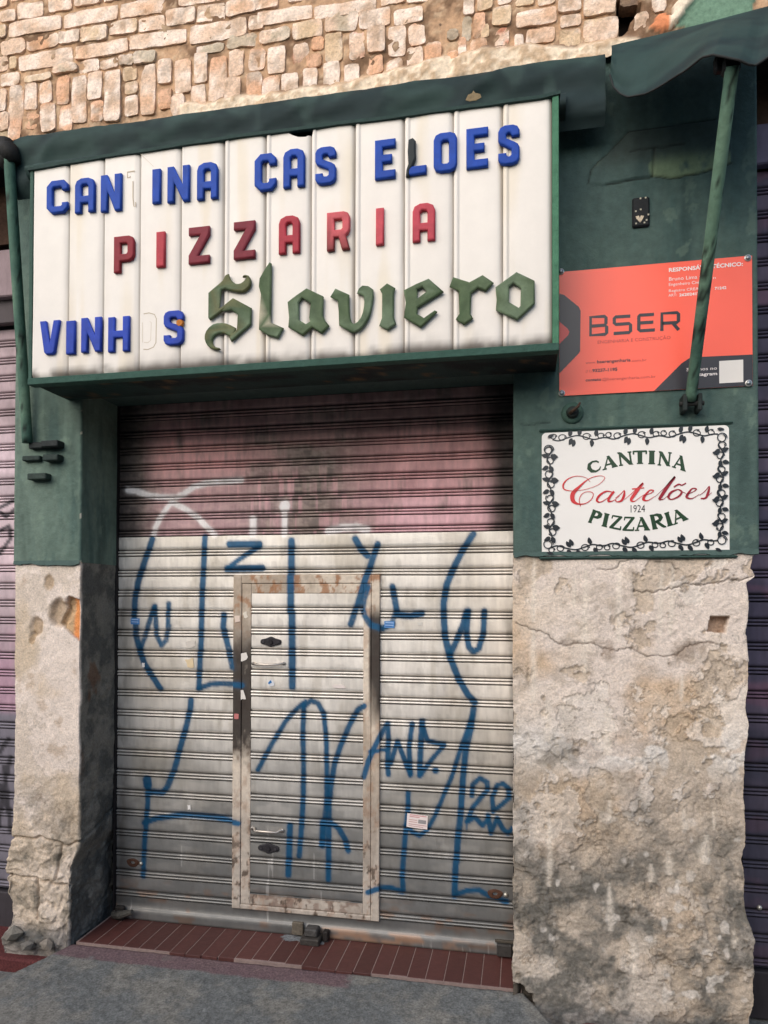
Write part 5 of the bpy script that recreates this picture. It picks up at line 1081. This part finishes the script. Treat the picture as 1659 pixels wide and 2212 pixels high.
script([[(1240, 630, 3), (1300, 605, 5), (1325, 583, 8), (1290, 580, 8), (1255, 625, 16), (1248, 652, 14), (1290, 660, 6), (1350, 625, 3)]], RD2, lab='red script letter e'); script([[(1350, 635, 3), (1395, 600, 5), (1430, 560, 6), (1420, 615, 16), (1400, 655, 12), (1360, 660, 8)], [(1400, 655, 4), (1450, 612, 3)]], RD2, lab='red script letter s')
x, z = EP([(778, 776)])[0]; text('lettering', '1924', x, z, (EP([(778, 716)])[0][1]-z)/.69, ye, srgb(40, 38, 40), es, M_board, 0, width=EP([(895, 775)])[0][0]-x, label='small black year')
# vine border
mb = MB(); VK = srgb(30, 36, 42); kk = [0]
def vine(pts, w=9):
    kk[0] += 1; ribbon(mb, catmull(EP(pts), 5), ye-.00003*kk[0], VK, w*ko/430)
def leaf(x, y, ang, L=62, w=34):
    kk[0] += 1; pts = []
    for t in np.linspace(0, 1, 7): pts.append((t*L, -w*.5*math.sin(math.pi*t**.7)+.12*w*t))
    for t in np.linspace(1, 0, 7)[1:-1]: pts.append((t*L, w*.5*math.sin(math.pi*t**.8)+.3*w*t))
    a = R(ang); P_ = EP([(x+p*math.cos(a)-q*math.sin(a), y-p*math.sin(a)-q*math.cos(a)) for p, q in pts]); poly(mb, P_, ye-.0005-.00003*kk[0], VK)
def loop(x, y, r, a0=0, turns=1.3, sq=.8): vine([(x+r*(1-.35*t)*math.cos(R(a0+360*turns*t)), y-sq*r*(1-.35*t)*math.sin(R(a0+360*turns*t))) for t in np.linspace(0, 1, 14)], 6.5)
def edge_h(x0, y0, x1, y1, up):
    n = 3; L = (x1-x0)/n
    for i in range(n):
        X0 = x0+i*L; Y0 = y0+(y1-y0)*i/n; sl = (y1-y0)/(x1-x0)
        P = lambda a, b: (X0+a*L, Y0+a*L*sl+b*up)
        vine([P(0, 10), P(.12, 22), P(.28, 0), P(.45, -16), P(.6, 0), P(.75, 20), P(.9, 8), P(1, 10)])
        for a, b, r in ((.18, -2, 34), (.02, -12, 28), (.62, -4, 36), (.88, -6, 30)): q = P(a, b); loop(q[0], q[1], r, 30*i, 1.1)
        for a, b, an in ((.30, -12, 60), (.36, 4, -120), (.47, -18, 60), (.40, 16, -110), (.72, 20, -100), (.78, -4, 70)): q = P(a, b); leaf(q[0], q[1], an if up > 0 else -an)
def edge_v(x0, y0, x1, y1, sd):
    n = 4; L = (y1-y0)/n
    for i in range(n):
        P = lambda a, b: (x0+(x1-x0)*(i+a)/n+b*sd, y0+(i+a)*L)
        vine([P(0, 0), P(.15, 22), P(.35, 0), P(.55, -20), P(.75, 0), P(1, 0)])
        for a, b, r in ((.2, -6, 36), (.62, 6, 34)): q = P(a, b); loop(q[0], q[1], r, 70*i, 1.1, sq=.95)
        for a, b, an in ((.38, 8, -20), (.44, -8, 160), (.52, 12, 10), (.82, 0, -70), (.86, -10, 200)): q = P(a, b); leaf(q[0], q[1], an if sd > 0 else 180-an, 60, 33)
edge_h(150, 175, 1500, 125, 1); edge_h(140, 1075, 1500, 1010, -1); edge_v(125, 240, 150, 1010, 1); edge_v(1525, 190, 1520, 960, -1)
for x_, y_ in ((120, 270), (120, 1040), (1530, 165), (1535, 1000)): loop(x_, y_, 42, 0, 1.2, .95)
for x_, y_, a_ in ((110, 170, 20), (1490, 92, -10), (110, 1105, -20), (1480, 1065, -30)): leaf(x_, y_, a_, 60, 24)
mb.build('vine_border', M_board, es, kind='stuff')

# ================================================================== AWNINGS
CG = srgb(34, 58, 58)
def ccol(X, Z, s):
    c = mix(srgb(46, 64, 61), srgb(32, 46, 47), ss(.35, .65, fbm(X*5, Z*9, s, 4))); return mix(c, srgb(62, 80, 76), ss(.6, .75, fbm(X*7, Z*4, s+1, 3))*.5)
aw = thing('folded_awning', 'dark green awning rolled up along the wall behind the top of the large sign', 'awning')
def roll(name, x0, x1, sec, parent, s, amp=.012, sagf=None):
    nx = int((x1-x0)/.012)+2; xs = np.linspace(x0, x1, nx); sec = catmull(sec, 4); n = len(sec)
    sy = np.array([p[0] for p in sec]); sz = np.array([p[1] for p in sec]); tt = np.linspace(0, 1, n)
    X, Yv = np.meshgrid(xs, sy); Z = np.meshgrid(xs, sz)[1]; T_ = np.meshgrid(xs, tt)[1]
    wr = (np.abs(fbm(X*3+T_*2.5, T_*3+X*1.3, s, 4, .6)-.5)*2)
    Y = Yv-amp*1.6*(wr-.3)*np.sin(np.pi*np.clip(T_, 0, 1)); Z = Z+amp*(fbm(X*2.2, T_*2, s+3, 3)-.5)*(T_*2+.9); Y = Y-.014*(1-np.abs(np.sin(X*5+T_*4+7*fbm(X*1.5, T_*1.5, s+8, 2))))**2*np.sin(np.pi*T_)-.006*(fbm(X*9, T_*6, s+12, 4)-.5)
    if sagf is not None: Z = Z+sagf(X, T_)
    return mesh(name, np.stack([X.ravel(), Y.ravel(), Z.ravel()], 1), gridF(nx, n), M_canvas, parent, ccol(X, Z, s).reshape(-1, 3), True)
roll('canvas', -.27, 2.352, [(-.03, 3.77), (-.07, 3.775), (-.115, 3.745), (-.135, 3.69), (-.125, 3.62), (-.14, 3.55), (-.12, 3.50), (-.10, 3.47)], aw, 401, .013, lambda X, T_: .03*ss(2.2, 1.9, X)*T_*0-.0*X)
roll('canvas_fold', -.16, 2.20, [(-.10, 3.60), (-.16, 3.585), (-.19, 3.55), (-.17, 3.515), (-.12, 3.50)], aw, 411, .010)
mb = MB(); x0_, x1_ = atx(153, 285, -.06), atx(300, 285, -.06); mb.box(x0_, x1_+.25, -.065, -.03, 3.70, 3.785, .003, srgb(40, 64, 62)); mb.build('valance_board', M_green, aw)
mb = MB(); mb.tube([(-1.6, -.11, 3.69), (-.36, -.11, 3.685)], .055, 14, c=srgb(44, 68, 68)); mb.build('roller', M_canvas, aw, True)
mb = MB(); a_ = at(27, 335, -.15); mb.tube([(-.34, -.10, 3.66), (-.30, -.14, 3.68), (-.27, -.16, 3.66), (-.25, -.15, 3.61)], [.045, .05, .045, .03], 12, c=srgb(22, 22, 22)); mb.tube([(-.30, -.15, 3.72), (-.29, -.15, 3.60)], [.035, .03], 10, c=srgb(30, 30, 28)); mb.build('elbow_joint', M_iron, aw, True)
AG = srgb(72, 102, 88)
def arm(p0, p1, r, parent, s, name='arm'):
    mb = MB(); n = 40; rr = random.Random(s); pts = [tuple(a+(b-a)*i/n for a, b in zip(p0, p1)) for i in range(n+1)]; mb.tube(pts, r, 14, c=AG)
    V = np.array(mb.V); c = mix(srgb(66, 96, 84), srgb(100, 128, 108), ss(.4, .7, fbm(V[:, 2]*4, V[:, 0]*9, s, 3))); c = mix(c, srgb(24, 26, 26), ss(.64, .68, fbm(V[:, 2]*30, V[:, 0]*60+V[:, 1]*60, s+1, 3))*.85)
    mb.C = [tuple(q) for q in c]; return mb.build(name, M_green, parent, True)
b0 = at(60, 961, -.03); arm((b0[0], -.035, b0[2]), (b0[0]-.012, -.160, 3.64), .0235, aw, 421)
mb = MB(); rr = random.Random(3)
def lug(u0, u1, v, dv, yy=.05, c=srgb(34, 40, 40)):
    a = at(u0, v-dv, -yy); b = at(u1, v+dv, -yy); mb_ = MB(); mb_.box(a[0], b[0], -yy, .002, b[2], a[2], .004, c); return mb_
lug(60, 92, 965, 6, .035).build('wall_bracket', M_iron, aw); lug(86, 123, 961, 6, .055).build('wall_bracket', M_iron, aw)
fx = thing('iron_wall_stubs', 'three sawn off dark iron stubs on the green narrow pier under the pole', 'iron stubs')
lug(46, 84, 993, 4.5, .03, srgb(36, 50, 46)).build('stub', M_iron, fx); lug(90, 123, 991, 6, .05, srgb(36, 50, 46)).build('stub', M_iron, fx); lug(57, 98, 1032, 6, .045, srgb(44, 58, 52)).build('stub', M_iron, fx)
# the loose awning on the right
aw2 = thing('loose_awning', 'torn green awning cloth sagging from the wall at the top right', 'awning')
bot = [(1312, 165, .13), (1320, 190, .15), (1335, 203, .18), (1352, 210, .22), (1390, 205, .27), (1430, 183, .36), (1470, 157, .45), (1510, 126, .56), (1533, 121, .61), (1560, 127, .62), (1590, 133, .63), (1612, 143, .62), (1625, 143, .62), (1659, 118, .62), (1720, 98, .62)]
bw = [at(u, v, -d) for u, v, d in bot]; bs_ = np.array([p[0] for p in bw]); by = np.array([p[1] for p in bw]); bz = np.array([p[2] for p in bw])
nT, nS = 34, 150
sP = np.linspace(0, 1, nS); L_ = np.concatenate([[0], np.cumsum(np.hypot(np.diff(bs_), np.diff(bz)))]); L_ /= L_[-1]
BX, BY, BZ = np.interp(sP, L_, bs_), np.interp(sP, L_, by), np.interp(sP, L_, bz)
tpx = [(1316, 96), (1340, 90), (1400, 76), (1500, 51), (1600, 24), (1659, 8), (1730, -12)]; tw_ = [at(u, v, -.07) for u, v in tpx]
TX = np.interp(sP, np.linspace(0, 1, len(tw_)), [p[0] for p in tw_]); TZ = np.interp(sP, np.linspace(0, 1, len(tw_)), [p[2] for p in tw_])
Tt = np.linspace(0, 1, nT)[:, None]
X = TX+(BX-TX)*Tt; Z = TZ+(BZ-TZ)*Tt; Y = -.07+(BY+.07)*Tt
Y = Y-.03*np.sin(np.pi*Tt)*(.3+fbm(X*5+Tt, Z*2, 431, 3))-.014*np.abs(np.sin(9*X+7*Tt+5*fbm(X*3, Z*3, 437, 2)))*Tt; Z = Z+.006*(fbm(X*22, X*0, 436, 3)-.5)*Tt**4; Z = Z-.015*np.sin(np.pi*Tt)*(fbm(X*7, Tt*2+X, 433, 3)-.3)
V = np.stack([X.ravel(), Y.ravel(), Z.ravel()], 1); mesh('canvas', V, gridF(nS, nT), M_canvas, aw2, mix(srgb(42, 62, 60), srgb(30, 46, 48), ss(.35, .65, fbm(X*6, Z*9, 434, 5))).reshape(-1, 3), True)
mb = MB(); mb.tube([(a, b, c_) for a, b, c_ in zip(X[-1][::2], Y[-1][::2], Z[-1][::2])], .0035, 8, c=srgb(44, 46, 46)); mb.build('hem', M_canvas, aw2, True)
p0 = at(1490, 862, -.05); p1 = at(1577, 140, -.585)
arm((p0[0], -.05, p0[2]), p1, .0215, aw2, 441)
q_ = at(1550, 138, -.56); mb = MB(); mb.box(q_[0]-.016, q_[0]+.016, -.57, -.54, q_[2]-.02, q_[2]+.03, .006, srgb(20, 20, 22)); mb.build('arm_joint', M_iron, aw2)
mb = MB(); mb.box(p1[0]-.026, p1[0]+.026, -.59, -.55, p1[2]-.012, p1[2]+.03, .006, srgb(24, 26, 26)); mb.build('arm_joint', M_iron, aw2)
mb = MB(); cx_, _, cz_ = at(1490, 872, -.03)
mb.box(cx_-.035, cx_-.018, -.07, .003, cz_-.03, cz_+.035, .003, srgb(34, 42, 40)); mb.box(cx_+.020, cx_+.035, -.07, .003, cz_-.03, cz_+.035, .003, srgb(34, 42, 40)); mb.tube([(cx_-.045, -.05, cz_), (cx_+.045, -.05, cz_)], .009, 10, c=srgb(40, 40, 38)); mb.build('wall_bracket', M_iron, aw2)

# ================================================================== SMALL THINGS ON THE GREEN PIER
hk = thing('wall_hook', 'round green wall rose with a rusty hook between the orange board and the white sign', 'wall hook')
x, _, z = at(1235, 890, -.01); mb = MB(); mb.tube([(x, .004, z), (x, -.010, z), (x, -.016, z)], [.046, .043, .034], 28, c=srgb(62, 86, 76)); mb.build('rose', M_green, hk, True)
mb = MB(); mb.tube([(x, -.014, z), (x, -.034, z+.002)], [.026, .020], 16, c=srgb(44, 50, 46)); mb.build('boss', M_iron, hk, True)
mb = MB(); mb.tube([(x-.012, -.034, z-.008), (x+.004, -.055, z), (x+.02, -.056, z+.014), (x+.027, -.042, z+.03)], [.007, .0065, .006, .004], 10, c=srgb(70, 52, 40)); mb.build('hook', M_iron, hk, True)
pt = thing('fuse_plate', 'small black oblong plate with chipped paint high on the green pier', 'wall plate')
x, _, z = at(1380, 460, 0); mb = MB(); mb.box(x-.033, x+.033, -.016, .003, z-.058, z+.062, .006, srgb(26, 30, 34)); mb.build('plate', M_iron, pt)
x2, _, z2 = at(1379, 470, -.02); mb = MB(); pts = [(-.016, .012), (-.004, .014), (0, .004), (.004, .014), (.016, .011), (.008, -.006), (.001, -.014), (-.007, -.004)]
mb.add([(x2+a, -.0185, z2+b) for a, b in pts]+[(x2+a, -.0155, z2+b) for a, b in pts], [list(range(8))]+[[i, (i+1) % 8, 8+(i+1) % 8, 8+i] for i in range(8)], srgb(214, 200, 178)); mb.build('broken_socket', M_plaster, pt)
for i in range(9):
    r1, r2 = random.Random(i*3), random.Random(i*7+1); sx_, sz_ = r1.uniform(-.03, .03), r2.uniform(-.05, .058)
    mb = MB(); mb.box(x+sx_-.003, x+sx_+.003, -.0175, -.015, z+sz_-.002, z+sz_+.004, 0, srgb(190, 186, 170)); mb.build('paint_chip', M_plaster, pt)
# ---- red skirting and rubble at the feet of the piers
sk = thing('red_skirting', 'broken red painted cement skirting at the foot of the wide pier', 'skirting')
xs = np.linspace(2.12, 4.2, 120); top = -.098+.02*(fbm(xs*5, xs*0, 451, 3)-.5)+.03*ss(2.2, 2.3, xs)-.03; V = []
for x_, t_ in zip(xs, top): V += [(x_, .01, t_+.01), (x_, -.03, t_+.008), (x_, -.05, t_-.004), (x_, -.055, -.19)]
F = [[4*i+k, 4*i+k+1, 4*i+k+5, 4*i+k+4] for i in range(len(xs)-1) for k in range(3)]; mb = MB(); mb.add(V, F, srgb(96, 56, 56)); mb.build('cement_band', M_concrete, sk)
sk2 = thing('red_skirting', 'broken red painted cement skirting at the foot of the narrow pier', 'skirting')
mb = MB(); mb.box(-1.5, -.06, -.035, .30, -.17, -.075, .01, srgb(92, 50, 50)); mb.build('cement_band', M_concrete, sk2)
def stone(cx, cy, cz, r, s, c, parent, nm='rubble_stone'):
    import bmesh
    bm = bmesh.new(); bmesh.ops.create_icosphere(bm, subdivisions=1, radius=r*.8)
    for v in bm.verts:
        v.co.x = round(v.co.x*38)/38 if abs(v.co.x) > r*.5 else v.co.x
        n_ = float(fbm(np.array(v.co.x*26+s), np.array(v.co.y*26+v.co.z*19+s), s, 3)); v.co *= .35+1.3*n_; v.co.z *= .7; v.co.y *= .8
    me = bpy.data.meshes.new(nm); bm.to_mesh(me); bm.free()
    col = np.ones((len(me.vertices), 4)); col[:, :3] = c; a = me.color_attributes.new('Col', 'FLOAT_COLOR', 'POINT'); a.data.foreach_set('color', col.ravel()); me.materials.append(M_plaster)
    o = bpy.data.objects.new(nm, me); o.location = (cx, cy, cz); link(o, parent); return o
for i, (u, v, r, c) in enumerate([(34, 2022, .06, srgb(124, 120, 112)), (66, 2046, .055, srgb(116, 112, 106)), (108, 2044, .05, srgb(132, 124, 114))]):
    p_ = at(u, v, -.01); stone(p_[0], -.012, p_[2], r, 5+i*3, c, bld)
